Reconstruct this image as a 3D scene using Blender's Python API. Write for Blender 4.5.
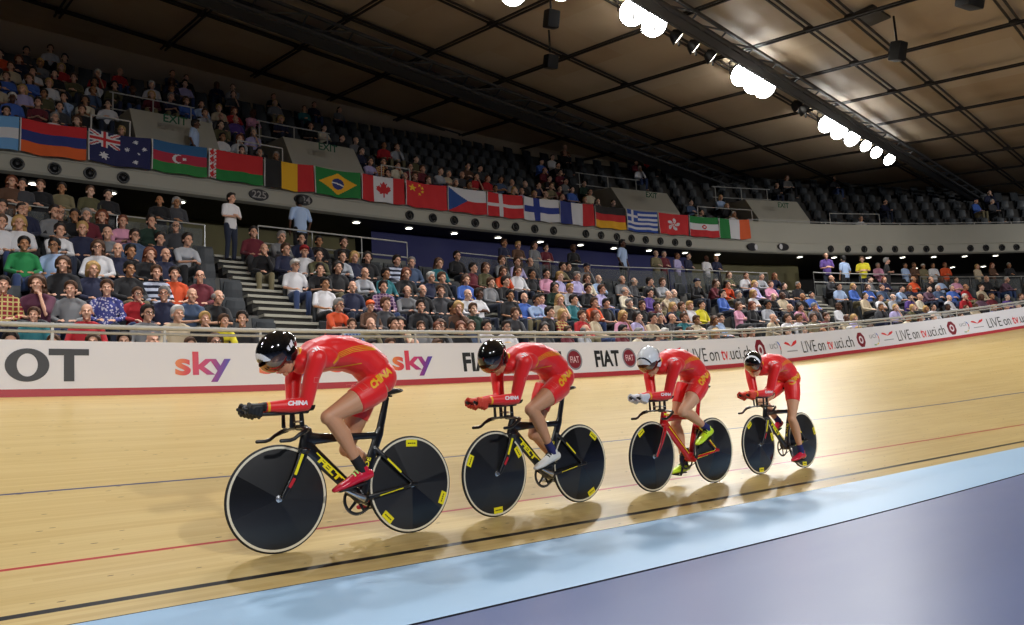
import bpy, bmesh, math, random
import numpy as np
from mathutils import Vector, Matrix, Quaternion
from mathutils.bvhtree import BVHTree

for _o in list(bpy.data.objects):
    bpy.data.objects.remove(_o, do_unlink=True)
SC = bpy.context.scene
COL = SC.collection
PI = math.pi

# ------------------------------------------------------------ camera
F_PX, CX, CY = 796.0, 512.0, 312.5
HC = 0.79                                   # camera height above the black line of the track
_b, _yv, _xv = 0.052, 375.0, 1370.0
_y0 = _yv + _b * (_xv - CX)
_roll = math.atan(_b)
_pitch = math.atan((_y0 - CY) * math.cos(_roll) / F_PX)
_fw = Vector((0, math.cos(_pitch), math.sin(_pitch)))
_up = Vector((0, -math.sin(_pitch), math.cos(_pitch)))
_rt = Vector((1, 0, 0))
CAM_R = math.cos(_roll) * _rt - math.sin(_roll) * _up
CAM_U = math.sin(_roll) * _rt + math.cos(_roll) * _up
CAM_P = Vector((0, 0, HC))
_cd = bpy.data.cameras.new('camera'); _cam = bpy.data.objects.new('camera', _cd); COL.objects.link(_cam)
_cd.sensor_width = 36.0; _cd.lens = F_PX / 1024 * 36.0; _cd.clip_end = 400; _cd.clip_start = .05
_m = Matrix((CAM_R, CAM_U, -_fw)).transposed().to_4x4(); _m.translation = CAM_P
_cam.matrix_world = _m
SC.camera = _cam

# ------------------------------------------------------------ world, exposure
W = bpy.data.worlds.new('hall_air'); SC.world = W; W.use_nodes = True
W.node_tree.nodes['Background'].inputs[0].default_value = (.80, .90, 1.0, 1)
W.node_tree.nodes['Background'].inputs[1].default_value = 0.016
vs = SC.view_settings
vs.view_transform = 'Standard'; vs.look = 'None'; vs.exposure = 0.0; vs.gamma = 1.0; vs.use_curve_mapping = False
SC.cycles.use_denoising = True
SC.cycles.max_bounces = 5; SC.cycles.diffuse_bounces = 3; SC.cycles.glossy_bounces = 3
SC.cycles.transmission_bounces = 3; SC.cycles.transparent_max_bounces = 6
SC.cycles.caustics_reflective = False; SC.cycles.caustics_refractive = False
SC.cycles.sample_clamp_indirect = 6.0

# ------------------------------------------------------------ plan of the hall: s runs along the track, d outwards from its black line, z up
A0 = math.radians(50.0)
T = Vector((math.sin(A0), math.cos(A0), 0)); N = Vector((-math.cos(A0), math.sin(A0), 0))
V0, U0, RI = 4.37, 21.0, 25.0
def P(s, d, z=0.0):
    if s <= 0:
        u, v = U0 + s, V0 + d
    else:
        a = s / RI; r = RI + d
        u, v = U0 + r * math.sin(a), V0 - RI + r * math.cos(a)
    q = T * u + N * v
    return Vector((q.x, q.y, z))
def UV(u, v, z=0.0):
    q = T * u + N * v
    return Vector((q.x, q.y, z))
def nrm(s):
    if s <= 0: return N.copy()
    a = s / RI
    return T * math.sin(a) + N * math.cos(a)
def tan_(s):
    n = nrm(s); return Vector((n.y, -n.x, 0))
def yaw(s):
    n = nrm(s); return math.atan2(-n.x, n.y)
def lerp_tab(tab, s):
    if s <= tab[0][0]: return tab[0][1]
    for (a, x), (b, y) in zip(tab, tab[1:]):
        if s <= b:
            t = (s - a) / (b - a); return x + (y - x) * t
    return tab[-1][1]
def px(p):
    q = p - CAM_P; z = q.dot(_fw)
    return CX + F_PX * q.dot(CAM_R) / z, CY - F_PX * q.dot(CAM_U) / z, z
def s_at(x, dfn, zfn):
    lo, hi = -24.0, 22.0
    for _ in range(40):
        m = (lo + hi) / 2
        if px(P(m, dfn(m), zfn(m)))[0] < x: lo = m
        else: hi = m
    return (lo + hi) / 2
def linspace(a, b, n): return [a + (b - a) * i / (n - 1) for i in range(n)]

D_BLACK = [(-21, .15), (-19.5, .09), (-18.3, .04), (-16.5, .02), (-14.5, .06), (-13, .12), (-10, .28), (-6, .52), (0, .75), (60, .75)]
BOARD_D = [(-20, 6.77), (-14, 6.75), (-9.5, 6.73), (-6.3, 6.70), (-1, 6.61), (3.3, 6.46), (7.3, 6.26), (13, 6.05), (20, 5.93), (60, 5.93)]
BOARD_Z = [(-36, 1.36), (-17, 1.36), (-14.5, 1.42), (-9.5, 1.54), (-6.3, 1.66), (-3.7, 1.80), (-1, 1.99), (1.2, 2.19), (3.3, 2.42), (7.3, 2.91), (13, 3.8), (20, 4.6), (60, 4.6)]
def smooth_tab(tab):
    return lambda s: sum(lerp_tab(tab, s + k) for k in (-1.5, -.75, 0, .75, 1.5)) / 5
d_black, board_d, board_z = smooth_tab(D_BLACK), smooth_tab(BOARD_D), smooth_tab(BOARD_Z)
DZ = smooth_tab([(-18, 0), (-8, .05), (-4, .1), (0, .25), (4, .42), (9, .5), (60, .5)])
DD = smooth_tab([(-2, 0), (2, -.5), (60, -.5)])
FD = smooth_tab([(-20, 16.5), (-15, 16.3), (-10, 16.2), (-5, 15.8), (-2, 15.35), (1.5, 14.85), (4, 14.3), (7, 13.7), (10, 13.15), (13, 12.75), (60, 12.75)])
ROW, RISE = .80, .50
def row_d(k, s): return 7.7 + ROW * k + DD(s)
def row_z(k, s): return 1.0 + RISE * k + DZ(s)          # height of the tread the row's feet stand on
UROW, URISE = .80, .62
def urow_d(k, s): return FD(s) + .95 + UROW * k
def urow_z(k, s): return 7.66 + URISE * k

# ------------------------------------------------------------ materials
def lin(c):
    c = c / 255.0
    return c / 12.92 if c <= .04045 else ((c + .055) / 1.055) ** 2.4
def rgb(r, g, b): return (lin(r), lin(g), lin(b), 1.0)
_mats = {}
def mat(name, c, rough=.6, metal=0.0, coat=0.0, spec=None, emit=0.0, noise=None, sheen=0.0, alpha=None, bump=None, trans=None):
    if name in _mats: return _mats[name]
    m = bpy.data.materials.new(name); m.use_nodes = True
    nt = m.node_tree; b = nt.nodes['Principled BSDF']
    col = rgb(*c)
    b.inputs['Base Color'].default_value = col
    b.inputs['Roughness'].default_value = rough
    b.inputs['Metallic'].default_value = metal
    b.inputs['Coat Weight'].default_value = coat
    if spec is not None: b.inputs['Specular IOR Level'].default_value = spec
    if sheen: b.inputs['Sheen Weight'].default_value = sheen
    if trans: b.inputs['Transmission Weight'].default_value = trans
    if alpha is not None: b.inputs['Alpha'].default_value = alpha
    if emit:
        b.inputs['Emission Color'].default_value = col; b.inputs['Emission Strength'].default_value = emit
    if noise:                                     # (scale, amount): slight natural variation of the colour itself
        tc = nt.nodes.new('ShaderNodeTexCoord'); n = nt.nodes.new('ShaderNodeTexNoise')
        n.inputs['Scale'].default_value = noise[0]; n.inputs['Detail'].default_value = 4
        nt.links.new(tc.outputs['Object'], n.inputs['Vector'])
        mx = nt.nodes.new('ShaderNodeMix'); mx.data_type = 'RGBA'
        a = noise[1]
        mx.inputs[6].default_value = tuple(x * (1 - a) for x in col[:3]) + (1,)
        mx.inputs[7].default_value = tuple(min(1, x * (1 + a)) for x in col[:3]) + (1,)
        nt.links.new(n.outputs['Fac'], mx.inputs[0]); nt.links.new(mx.outputs[2], b.inputs['Base Color'])
    if bump:
        tc = nt.nodes.new('ShaderNodeTexCoord'); n = nt.nodes.new('ShaderNodeTexNoise'); n.inputs['Scale'].default_value = bump[0]
        nt.links.new(tc.outputs['Object'], n.inputs['Vector'])
        bp = nt.nodes.new('ShaderNodeBump'); bp.inputs['Strength'].default_value = bump[1]; bp.inputs['Distance'].default_value = bump[2] if len(bump) > 2 else .01
        nt.links.new(n.outputs['Fac'], bp.inputs['Height']); nt.links.new(bp.outputs['Normal'], b.inputs['Normal'])
    _mats[name] = m
    return m
class NT:
    def __init__(self, m): self.nt = m.node_tree; self.b = self.nt.nodes['Principled BSDF']
    def n(self, t, **kw):
        x = self.nt.nodes.new('ShaderNode' + t)
        for k, v in kw.items():
            if k.startswith('i_'): x.inputs[int(k[2:])].default_value = v
            else: setattr(x, k, v)
        return x
    def l(self, a, b): self.nt.links.new(a, b)
    def math(self, op, a, b=None, c=None):
        x = self.n('Math', operation=op)
        for i, v in enumerate((a, b, c)):
            if v is None: continue
            if isinstance(v, (int, float)): x.inputs[i].default_value = v
            else: self.l(v, x.inputs[i])
        return x.outputs[0]
    def mix(self, f, a, b):
        x = self.n('Mix', data_type='RGBA')
        for i, v in ((0, f), (6, a), (7, b)):
            if isinstance(v, (int, float)): x.inputs[i].default_value = v
            elif isinstance(v, tuple): x.inputs[i].default_value = v
            else: self.l(v, x.inputs[i])
        return x.outputs[2]

# ------------------------------------------------------------ object helpers
def tag(o, label=None, cat=None, group=None, kind=None):
    if label: o['label'] = label
    if cat: o['category'] = cat
    if group: o['group'] = group
    if kind: o['kind'] = kind
    return o
def link_mesh(name, me, m=None, parent=None, smooth=True):
    o = bpy.data.objects.new(name, me); COL.objects.link(o)
    if m is not None:
        for x in (m if isinstance(m, (list, tuple)) else [m]): me.materials.append(x)
    if parent is not None: o.parent = parent
    if smooth and len(me.polygons):
        me.polygons.foreach_set('use_smooth', [True] * len(me.polygons))
    return o
def obj(name, bm, m=None, parent=None, smooth=True, angle=40):
    me = bpy.data.meshes.new(name)
    bmesh.ops.recalc_face_normals(bm, faces=bm.faces)
    if smooth and angle:
        a = math.radians(angle)
        for e in bm.edges:
            if len(e.link_faces) != 2 or e.calc_face_angle(0) > a: e.smooth = False
    bm.to_mesh(me); bm.free()
    return link_mesh(name, me, m, parent, smooth)
def raw(name, verts, faces, m=None, parent=None, uvs=None, mi=None, smooth=False):
    me = bpy.data.meshes.new(name); me.from_pydata([tuple(v) for v in verts], [], faces); me.update()
    if uvs is not None:
        ul = me.uv_layers.new(name='UVMap')
        for lp in me.loops: ul.data[lp.index].uv = uvs[lp.vertex_index]
    if mi is not None: me.polygons.foreach_set('material_index', mi)
    return link_mesh(name, me, m, parent, smooth)
def empty(name, loc=(0, 0, 0), rz=0.0, label=None, cat=None, group=None, kind=None):
    o = bpy.data.objects.new(name, None); COL.objects.link(o); o.empty_display_size = .1
    o.location = loc; o.rotation_euler = (0, 0, rz)
    return tag(o, label, cat, group, kind)
def box(bm, c, sz, rot=None, bevel=0.0, mi=0):
    r = bmesh.ops.create_cube(bm, size=1.0)
    vs_ = r['verts']
    for v in vs_:
        v.co = Vector((v.co.x * sz[0], v.co.y * sz[1], v.co.z * sz[2]))
    fs = set(f for v in vs_ for f in v.link_faces)
    if bevel:
        es = set(e for v in vs_ for e in v.link_edges)
        rb = bmesh.ops.bevel(bm, geom=list(es), offset=bevel, segments=2, profile=.7, affect='EDGES')
        fs = set(rb['faces']) | set(f for f in fs if f.is_valid); vs_ = list(set(v for f in fs for v in f.verts))
    for f in fs: f.material_index = mi
    for v in vs_:
        p = v.co
        if rot is not None: p = rot @ p
        v.co = p + Vector(c)
    return vs_
def loft(bm, rings, close=True, cap=True, mi=0):
    vr = [[bm.verts.new(p) for p in r] for r in rings]
    n = len(rings[0]); fs = []
    for a, b in zip(vr, vr[1:]):
        for i in range(n if close else n - 1):
            j = (i + 1) % n
            fs.append(bm.faces.new((a[i], a[j], b[j], b[i])))
    if cap and close:
        fs.append(bm.faces.new(list(reversed(vr[0])))); fs.append(bm.faces.new(vr[-1]))
    for f in fs: f.material_index = mi
    return vr
def _frames(pts, side):
    out = []
    for i, p in enumerate(pts):
        if i == 0: t = pts[1] - p
        elif i == len(pts) - 1: t = p - pts[i - 1]
        else: t = (pts[i + 1] - p).normalized() + (p - pts[i - 1]).normalized()
        t = t.normalized()
        s = side - t * side.dot(t)
        if s.length < 1e-3: s = t.orthogonal()
        s = s.normalized(); out.append((t, s, t.cross(s).normalized()))
    return out
def limb(bm, pts, rad, n=12, side=Vector((0, 1, 0)), round_=True, mi=0, off=0.0, power=1.0):
    """closed tube along pts; rad entries r or (r along side, r across)"""
    pts = [Vector(p) for p in pts]
    rad = [((r, r) if isinstance(r, (int, float)) else r) for r in rad]
    rad = [(a + off, b + off) for a, b in rad]
    fr = _frames(pts, side)
    P_, R_, F_ = list(pts), list(rad), list(fr)
    if round_:
        for end in (0, -1):
            t = fr[end][0] * (-1 if end == 0 else 1); r = min(rad[end])
            ext = []
            for k, q in ((.5, .87), (.85, .53), (.98, .2)):
                ext.append((pts[end] + t * r * k, (rad[end][0] * q, rad[end][1] * q), fr[end]))
            if end == 0:
                ext.reverse(); P_ = [e[0] for e in ext] + P_; R_ = [e[1] for e in ext] + R_; F_ = [e[2] for e in ext] + F_
            else:
                P_ += [e[0] for e in ext]; R_ += [e[1] for e in ext]; F_ += [e[2] for e in ext]
    rings = []
    for p, (a, b), (t, s, u) in zip(P_, R_, F_):
        ring = []
        for i in range(n):
            an = 2 * PI * i / n; c, d = math.cos(an), math.sin(an)
            if power != 1.0:
                c = math.copysign(abs(c) ** power, c); d = math.copysign(abs(d) ** power, d)
            ring.append(p + s * a * c + u * b * d)
        rings.append(ring)
    return loft(bm, rings, mi=mi)
def ellipsoid(bm, c, r, rot=None, seg=16, rings=10, mi=0):
    vr = []
    c = Vector(c)
    for j in range(1, rings):
        th = PI * j / rings; ring = []
        for i in range(seg):
            ph = 2 * PI * i / seg
            p = Vector((r[0] * math.sin(th) * math.cos(ph), r[1] * math.sin(th) * math.sin(ph), r[2] * math.cos(th)))
            ring.append((rot @ p if rot else p) + c)
        vr.append(ring)
    vv = loft(bm, vr, cap=False, mi=mi)
    for ring, z in ((vv[0], r[2]), (vv[-1], -r[2])):
        p = Vector((0, 0, z)); t = bm.verts.new((rot @ p if rot else p) + c)
        for i in range(seg):
            f = bm.faces.new((ring[i], ring[(i + 1) % seg], t)); f.material_index = mi
def lathe(bm, prof, n=32, axis='Y', c=(0, 0, 0), mi=0, closed=False):
    """profile (r, h) revolved about an axis"""
    c = Vector(c); rings = []
    for r, h in prof:
        ring = []
        for i in range(n):
            a = 2 * PI * i / n
            if axis == 'Y': p = Vector((r * math.cos(a), h, r * math.sin(a)))
            elif axis == 'Z': p = Vector((r * math.cos(a), r * math.sin(a), h))
            else: p = Vector((h, r * math.cos(a), r * math.sin(a)))
            ring.append(p + c)
        rings.append(ring)
    if closed: rings.append(rings[0])
    if closed:
        vr = [[bm.verts.new(p) for p in r] for r in rings[:-1]]; vr.append(vr[0])
        for a, b in zip(vr, vr[1:]):
            for i in range(n):
                j = (i + 1) % n; f = bm.faces.new((a[i], a[j], b[j], b[i])); f.material_index = mi
        return vr
    return loft(bm, rings, cap=(prof[0][0] > 1e-6), mi=mi)
def tube(bm, pts, r, n=8, mi=0, side=Vector((0, 0, 1))):
    return limb(bm, pts, [r] * len(pts), n=n, side=side, round_=False, mi=mi)
def evaluated(bm, mods):
    """runs modifiers on a bmesh and gives back a mesh"""
    me = bpy.data.meshes.new('tmp'); bmesh.ops.recalc_face_normals(bm, faces=bm.faces); bm.to_mesh(me); bm.free()
    o = bpy.data.objects.new('tmp', me); COL.objects.link(o)
    for kind, kw in mods:
        md = o.modifiers.new(kind, kind)
        for k, v in kw.items(): setattr(md, k, v)
    dg = bpy.context.evaluated_depsgraph_get(); dg.update()
    out = bpy.data.meshes.new_from_object(o.evaluated_get(dg))
    bpy.data.objects.remove(o, do_unlink=True); bpy.data.meshes.remove(me)
    return out
def fuse(bm, voxel=.007, smooth=6, factor=.5, dec=None):
    mods = [('REMESH', dict(mode='VOXEL', voxel_size=voxel, use_smooth_shade=True)), ('SMOOTH', dict(factor=factor, iterations=smooth))]
    if dec: mods.append(('DECIMATE', dict(ratio=dec)))
    return evaluated(bm, mods)
_txt = {}
def text_geo(txt, bold=0.0, res=3, spacing=1.0):
    """outline of a text as flat triangles, normalised to cap height about 1; returns verts, faces, width"""
    key = (txt, bold, res, spacing)
    if key in _txt: return _txt[key]
    cu = bpy.data.curves.new('t', 'FONT'); cu.body = txt; cu.size = 1.0; cu.offset = bold; cu.resolution_u = res; cu.fill_mode = 'BOTH'
    cu.space_character = spacing
    o = bpy.data.objects.new('t', cu); COL.objects.link(o)
    dg = bpy.context.evaluated_depsgraph_get(); dg.update()
    me = bpy.data.meshes.new_from_object(o.evaluated_get(dg))
    vs_ = [(v.co.x, v.co.y) for v in me.vertices]; fs = [tuple(p.vertices) for p in me.polygons]
    bpy.data.objects.remove(o, do_unlink=True); bpy.data.meshes.remove(me)
    xs = [v[0] for v in vs_]; ys = [v[1] for v in vs_]
    x0, x1, y0, y1 = min(xs), max(xs), min(ys), max(ys)
    vs_ = [(x - x0, y) for x, y in vs_]
    _txt[key] = (vs_, fs, x1 - x0, y0, y1)
    return _txt[key]
def sweep(name, prof, ss, m, kind='structure', flip=False, parent=None, mi=None, smooth=False):
    """strip surface: prof(s) gives [(d, z), ...]; u = length along, v = length across"""
    V, F, UVs, MI = [], [], [], []
    n = None
    for s in ss:
        p = prof(s); n = len(p); acc = 0; last = None
        for d, z in p:
            if last is not None: acc += math.hypot(d - last[0], z - last[1])
            last = (d, z); V.append(P(s, d, z)); UVs.append((s, acc))
    for i in range(len(ss) - 1):
        for j in range(n - 1):
            a = i * n + j
            F.append((a, a + 1, a + n + 1, a + n) if flip else (a, a + n, a + n + 1, a + 1)); MI.append(mi[j] if mi else 0)
    o = raw(name, V, F, m, parent, UVs, MI, smooth)
    if kind and parent is None: o['kind'] = kind
    return o
# ------------------------------------------------------------ the hall's lamps and added fill spots
SPOTS = []
def spot(loc, target, power, size=150, blend=.6, radius=.35, color=(.985, .993, 1)):
    l = bpy.data.lights.new('flood_or_fill_spot', 'SPOT'); l.energy = power; l.spot_size = math.radians(size); l.spot_blend = blend
    l.shadow_soft_size = radius; l.color = color
    o = bpy.data.objects.new('flood_or_fill_spot', l); COL.objects.link(o); o.location = loc
    o.rotation_euler = (Vector(target) - Vector(loc)).to_track_quat('-Z', 'Y').to_euler()
    return o
def roof_z(u, v): return 14.3 + .13 * (v - 28.4) - .03 * (u - 3)
def lamp_v(u): return 13.6 + .10 * (u - 17)
KEY, FILL = 1700, 4400
for u in (-14, -8, -2, 4, 10, 16.5, 23, 29):          # rows over the straight, aimed at the boards
    v = lamp_v(u); spot(UV(u, v, roof_z(u, v) - .9), UV(u - 1, v - 6.5, 0), KEY, 125, .5)
for u in (-12, -4, 4, 12, 20, 28):                        # the matching row over the infield
    spot(UV(u, -9, roof_z(u, -9) - 1.2), UV(u + 1, 12, .4), FILL, 62, 1.0)
for (u, v, tu, tv, tz) in ((36, -9, 47, 10, 3.5), (30, -15, 50, 4, 3.5), (24, -9, 36, 16, 3.0)):  # unseen fill spots, added to brighten the balcony and stand round the bend
    spot(UV(u, v, roof_z(u, v) - 1.2), UV(tu, tv, tz), 4200, 66, 1.0)
# ------------------------------------------------------------ floor: timber track, painted bands, infield
def wood_material():
    m = mat('pine_track', (214, 184, 134), .30, spec=.45); t = NT(m)
    uv = t.n('UVMap'); sep = t.n('SeparateXYZ'); t.l(uv.outputs[0], sep.inputs[0])
    U, V = sep.outputs[0], sep.outputs[1]
    plank = t.math('FLOOR', t.math('MULTIPLY', V, 1 / .045))
    seg = t.math('FLOOR', t.math('ADD', t.math('MULTIPLY', U, 1 / 3.4), t.math('MULTIPLY', t.math('FRACT', t.math('MULTIPLY', plank, .377)), 7.0)))
    cb = t.n('CombineXYZ'); t.l(plank, cb.inputs[0]); t.l(seg, cb.inputs[1])
    wn = t.n('TexWhiteNoise', noise_dimensions='2D'); t.l(cb.outputs[0], wn.inputs['Vector'])
    mp = t.n('CombineXYZ'); t.l(t.math('MULTIPLY', U, .9), mp.inputs[0]); t.l(t.math('MULTIPLY', V, 26.0), mp.inputs[1])
    nz = t.n('TexNoise'); nz.inputs['Scale'].default_value = 1.0; nz.inputs['Detail'].default_value = 5; t.l(mp.outputs[0], nz.inputs['Vector'])
    mp2 = t.n('CombineXYZ'); t.l(t.math('MULTIPLY', U, .35), mp2.inputs[0]); t.l(t.math('MULTIPLY', V, 2.2), mp2.inputs[1])
    nz2 = t.n('TexNoise'); nz2.inputs['Scale'].default_value = 1.0; nz2.inputs['Detail'].default_value = 3; t.l(mp2.outputs[0], nz2.inputs['Vector'])
    a = t.mix(wn.outputs['Value'], rgb(192, 162, 100), rgb(212, 186, 126))
    b = t.mix(nz.outputs['Fac'], rgb(178, 146, 84), rgb(224, 202, 144))
    c = t.mix(.5, a, b)
    c = t.mix(t.math('MULTIPLY', t.math('SUBTRACT', nz2.outputs['Fac'], .35), .55), c, rgb(178, 142, 80))
    # knots and nail marks
    kn = t.n('TexVoronoi'); kn.inputs['Scale'].default_value = 1.0
    mk = t.n('CombineXYZ'); t.l(t.math('MULTIPLY', U, 5.0), mk.inputs[0]); t.l(t.math('MULTIPLY', V, 18.0), mk.inputs[1]); t.l(mk.outputs[0], kn.inputs['Vector'])
    kd = t.math('LESS_THAN', kn.outputs['Distance'], .11)
    kr = t.n('TexWhiteNoise', noise_dimensions='3D'); t.l(kn.outputs['Color'], kr.inputs['Vector'])
    kd = t.math('MULTIPLY', kd, t.math('GREATER_THAN', kr.outputs['Value'], .6))
    c = t.mix(t.math('MULTIPLY', kd, .85), c, rgb(70, 44, 26))
    gap = t.math('LESS_THAN', t.math('FRACT', t.math('MULTIPLY', V, 1 / .045)), .05)
    c = t.mix(t.math('MULTIPLY', gap, .22), c, rgb(120, 84, 50))
    def band(c, lo, hi, col):
        f = t.math('MULTIPLY', t.math('GREATER_THAN', V, lo), t.math('LESS_THAN', V, hi)); return t.mix(f, c, col)
    c = band(c, .175, .225, rgb(20, 18, 18))
    c = band(c, .85, .885, rgb(176, 46, 44))
    c = band(c, 2.44, 2.475, rgb(44, 58, 104))
    t.l(c, t.b.inputs['Base Color'])
    rr = t.math('ADD', .26, t.math('MULTIPLY', nz2.outputs['Fac'], .16)); t.l(rr, t.b.inputs['Roughness'])
    bp = t.n('Bump'); bp.inputs['Strength'].default_value = .25; bp.inputs['Distance'].default_value = .002
    t.l(nz.outputs['Fac'], bp.inputs['Height']); t.l(bp.outputs['Normal'], t.b.inputs['Normal'])
    return m
SS = [-34 + .5 * i for i in range(int((60 + 34) / .5) + 1)]
def track_prof(s):
    b, D, Z = d_black(s), board_d(s), board_z(s)
    n = 12; L = math.hypot(D - b, Z); e = ((D - b) / L, Z / L)
    return [(b - .2 * e[0] + e[0] * (L + .2) * i / n, -.2 * e[1] + e[1] * (L + .2) * i / n) for i in range(n + 1)]
sweep('floor_track', track_prof, SS, wood_material(), smooth=True)
def track_z(s, d):
    b, D, Z = d_black(s), board_d(s), board_z(s); return Z * (d - b) / (D - b)
def painted(name, c1, c2, rough):
    m = mat(name, c1, rough, spec=.5); t = NT(m)
    uv = t.n('UVMap'); mp = t.n('Mapping'); mp.inputs['Scale'].default_value = (.25, .8, 1); t.l(uv.outputs[0], mp.inputs['Vector'])
    nz = t.n('TexNoise'); nz.inputs['Scale'].default_value = 1.3; nz.inputs['Detail'].default_value = 6; t.l(mp.outputs[0], nz.inputs['Vector'])
    c = t.mix(nz.outputs['Fac'], rgb(*c1), rgb(*c2)); t.l(c, t.b.inputs['Base Color'])
    t.l(t.math('ADD', rough - .1, t.math('MULTIPLY', nz.outputs['Fac'], .2)), t.b.inputs['Roughness'])
    return m
BLUE = painted('pale_blue_paint', (150, 188, 222), (172, 206, 234), .42)
NAVY = painted('slate_blue_floor', (84, 100, 146), (98, 114, 160), .36)
DARK = mat('dark_rubber_joint', (30, 32, 44), .7)
sweep('floor_cote', lambda s: [(d_black(s) - .2, -.042), (d_black(s) - .6, -.066), (d_black(s) - 1.27, -.09)], SS, BLUE, flip=True)
sweep('trim_1', lambda s: [(d_black(s) - 1.27, -.09), (d_black(s) - 1.27, -.112), (d_black(s) - 1.288, -.112)], SS, DARK, flip=True)
sweep('floor_infield', lambda s: [(d_black(s) - 1.285, -.095), (-3, -.1), (-6, -.1), (-12, -.1), (-24.5, -.1)], SS, NAVY, flip=True)

# ------------------------------------------------------------ stands
CONC = mat('pale_concrete', (176, 172, 158), .8, noise=(1.6, .10), bump=(30, .2))
CONCD = mat('grey_concrete', (104, 102, 98), .85, noise=(2.0, .15))
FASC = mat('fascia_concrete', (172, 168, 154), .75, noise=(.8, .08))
SOFF = mat('dark_soffit_step_shade', (46, 44, 42), .8)
WALLD = mat('dark_wall', (40, 38, 36), .8)
BLUEW = mat('deep_blue_wall', (26, 29, 92), .6)
BRWN = mat('brown_back_wall', (104, 96, 56), .6, noise=(1.2, .5))
STEEL = mat('brushed_steel', (190, 190, 188), .35, metal=.85)
RAILM = mat('satin_aluminium', (186, 184, 178), .42, metal=.25)
GLASSD = mat('smoked_glass_panel', (120, 124, 124), .12, alpha=.32)
SS2 = [-26 + .5 * i for i in range(int((44 + 26) / .5) + 1)]
AISLES = [(-15.0, -14.02), (-9.05, -8.15), (-1.1, -.3), (4.05, 4.85)]
NR = 7
def lower_prof(s):
    out = [(row_d(0, s) - .55, row_z(0, s) - .9)]
    for k in range(NR):
        d = row_d(k, s); z = row_z(k, s)
        out += [(d - .55, z), (d + .25, z)]
    out += [(row_d(NR, s) - .55, row_z(NR, s)), (FD(s) + 5.5, row_z(NR, s))]
    return out
sweep('floor_terrace_lower', lower_prof, SS2, CONCD)
# wall behind the concourse under the balcony
def back_mi(s):
    return BLUEW if -9.6 < s < 1.6 else (BRWN if s < -9.6 or 1.6 <= s < 5 else WALLD)
for nm, a, b, m in (('wall_back_left', -26, -15.5, WALLD), ('wall_back_vomitory', -15.5, -8.4, BRWN), ('wall_back_blue', -8.4, 3.2, BLUEW), ('wall_back_bend', 3.2, 7.2, BRWN), ('wall_back_right', 7.2, 44, WALLD)):
    ss = linspace(a, b, max(3, int((b - a) * 1.5)))
    off = 1.35 if m is BLUEW else (2.4 if m is BRWN else 5.4)
    sweep(nm, lambda s: [(FD(s) + off, row_z(NR, s)), (FD(s) + off, 7.02)], ss, m)
# balcony front
FZ0, FZ1 = 7.0, 8.33
def fascia_prof(s):
    f = FD(s)
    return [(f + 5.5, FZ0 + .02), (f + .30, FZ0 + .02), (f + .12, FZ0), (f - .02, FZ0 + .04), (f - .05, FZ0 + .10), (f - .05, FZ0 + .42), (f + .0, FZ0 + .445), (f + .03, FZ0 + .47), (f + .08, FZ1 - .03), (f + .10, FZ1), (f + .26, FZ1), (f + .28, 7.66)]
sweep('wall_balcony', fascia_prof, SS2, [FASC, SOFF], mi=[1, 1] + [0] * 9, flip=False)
# stairs in the aisles: pale treads, the shadow beneath them painted as dark boxes
for i, (a, b) in enumerate(AISLES):
    bm = bmesh.new()
    for k in range(0, NR * 3 + 1):
        s = (a + b) / 2; d = row_d(0, s) - .55 + .8 / 3 * k; z = row_z(0, s) + RISE / 3 * k - .06
        R = Matrix.Rotation(yaw(s), 3, 'Z')
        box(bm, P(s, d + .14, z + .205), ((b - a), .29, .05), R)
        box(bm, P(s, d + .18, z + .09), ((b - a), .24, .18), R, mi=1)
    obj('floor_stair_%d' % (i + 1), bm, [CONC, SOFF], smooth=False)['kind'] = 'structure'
# upper tier terrace and its back wall
NU = 8
def upper_prof(s):
    out = [(FD(s) + .28, 7.66)]
    for k in range(NU):
        d, z = urow_d(k, s), urow_z(k, s)
        out += [(d - .5, z), (d + .3, z)]
    out += [(urow_d(NU, s) - .5, urow_z(NU, s)), (FD(s) + 7.7, urow_z(NU, s))]
    return out
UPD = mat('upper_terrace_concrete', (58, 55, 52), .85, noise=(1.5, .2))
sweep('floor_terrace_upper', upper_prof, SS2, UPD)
BWALL = mat('upper_back_wall', (176, 160, 138), .8, noise=(.4, .15))
sweep('wall_back_upper', lambda s: [(FD(s) + 7.7, urow_z(NU, s)), (FD(s) + 7.7, 14.4)], SS2, BWALL)
# ------------------------------------------------------------ roof
def panel_material():
    m = mat('roof_panels', (186, 156, 118), .55, spec=.3); t = NT(m)
    tc = t.n('UVMap'); nz = t.n('TexNoise'); nz.inputs['Scale'].default_value = .35; nz.inputs['Detail'].default_value = 5; nz.inputs['Distortion'].default_value = .6
    t.l(tc.outputs[0], nz.inputs['Vector'])
    sep = t.n('SeparateXYZ'); t.l(tc.outputs[0], sep.inputs[0])
    cb = t.n('CombineXYZ'); t.l(t.math('FLOOR', t.math('MULTIPLY', t.math('ADD', sep.outputs[0], .5), 1 / 3.2)), cb.inputs[0]); t.l(t.math('FLOOR', t.math('MULTIPLY', t.math('ADD', sep.outputs[1], .1), 1 / 3.2)), cb.inputs[1])
    wn = t.n('TexWhiteNoise', noise_dimensions='2D'); t.l(cb.outputs[0], wn.inputs['Vector'])
    c = t.mix(nz.outputs['Fac'], rgb(150, 124, 96), rgb(202, 182, 152))
    c = t.mix(t.math('MULTIPLY', wn.outputs['Value'], .4), c, rgb(196, 184, 164))
    t.l(c, t.b.inputs['Base Color'])
    return m
ROOF = panel_material()
RV = lambda u: .10 * (u - 17)                                    # the cable lines run slightly off the straight
def roof_pt(u, v, dz=0.0):
    vv = v + RV(u); return UV(u, vv, roof_z(u, vv) + dz)
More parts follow.
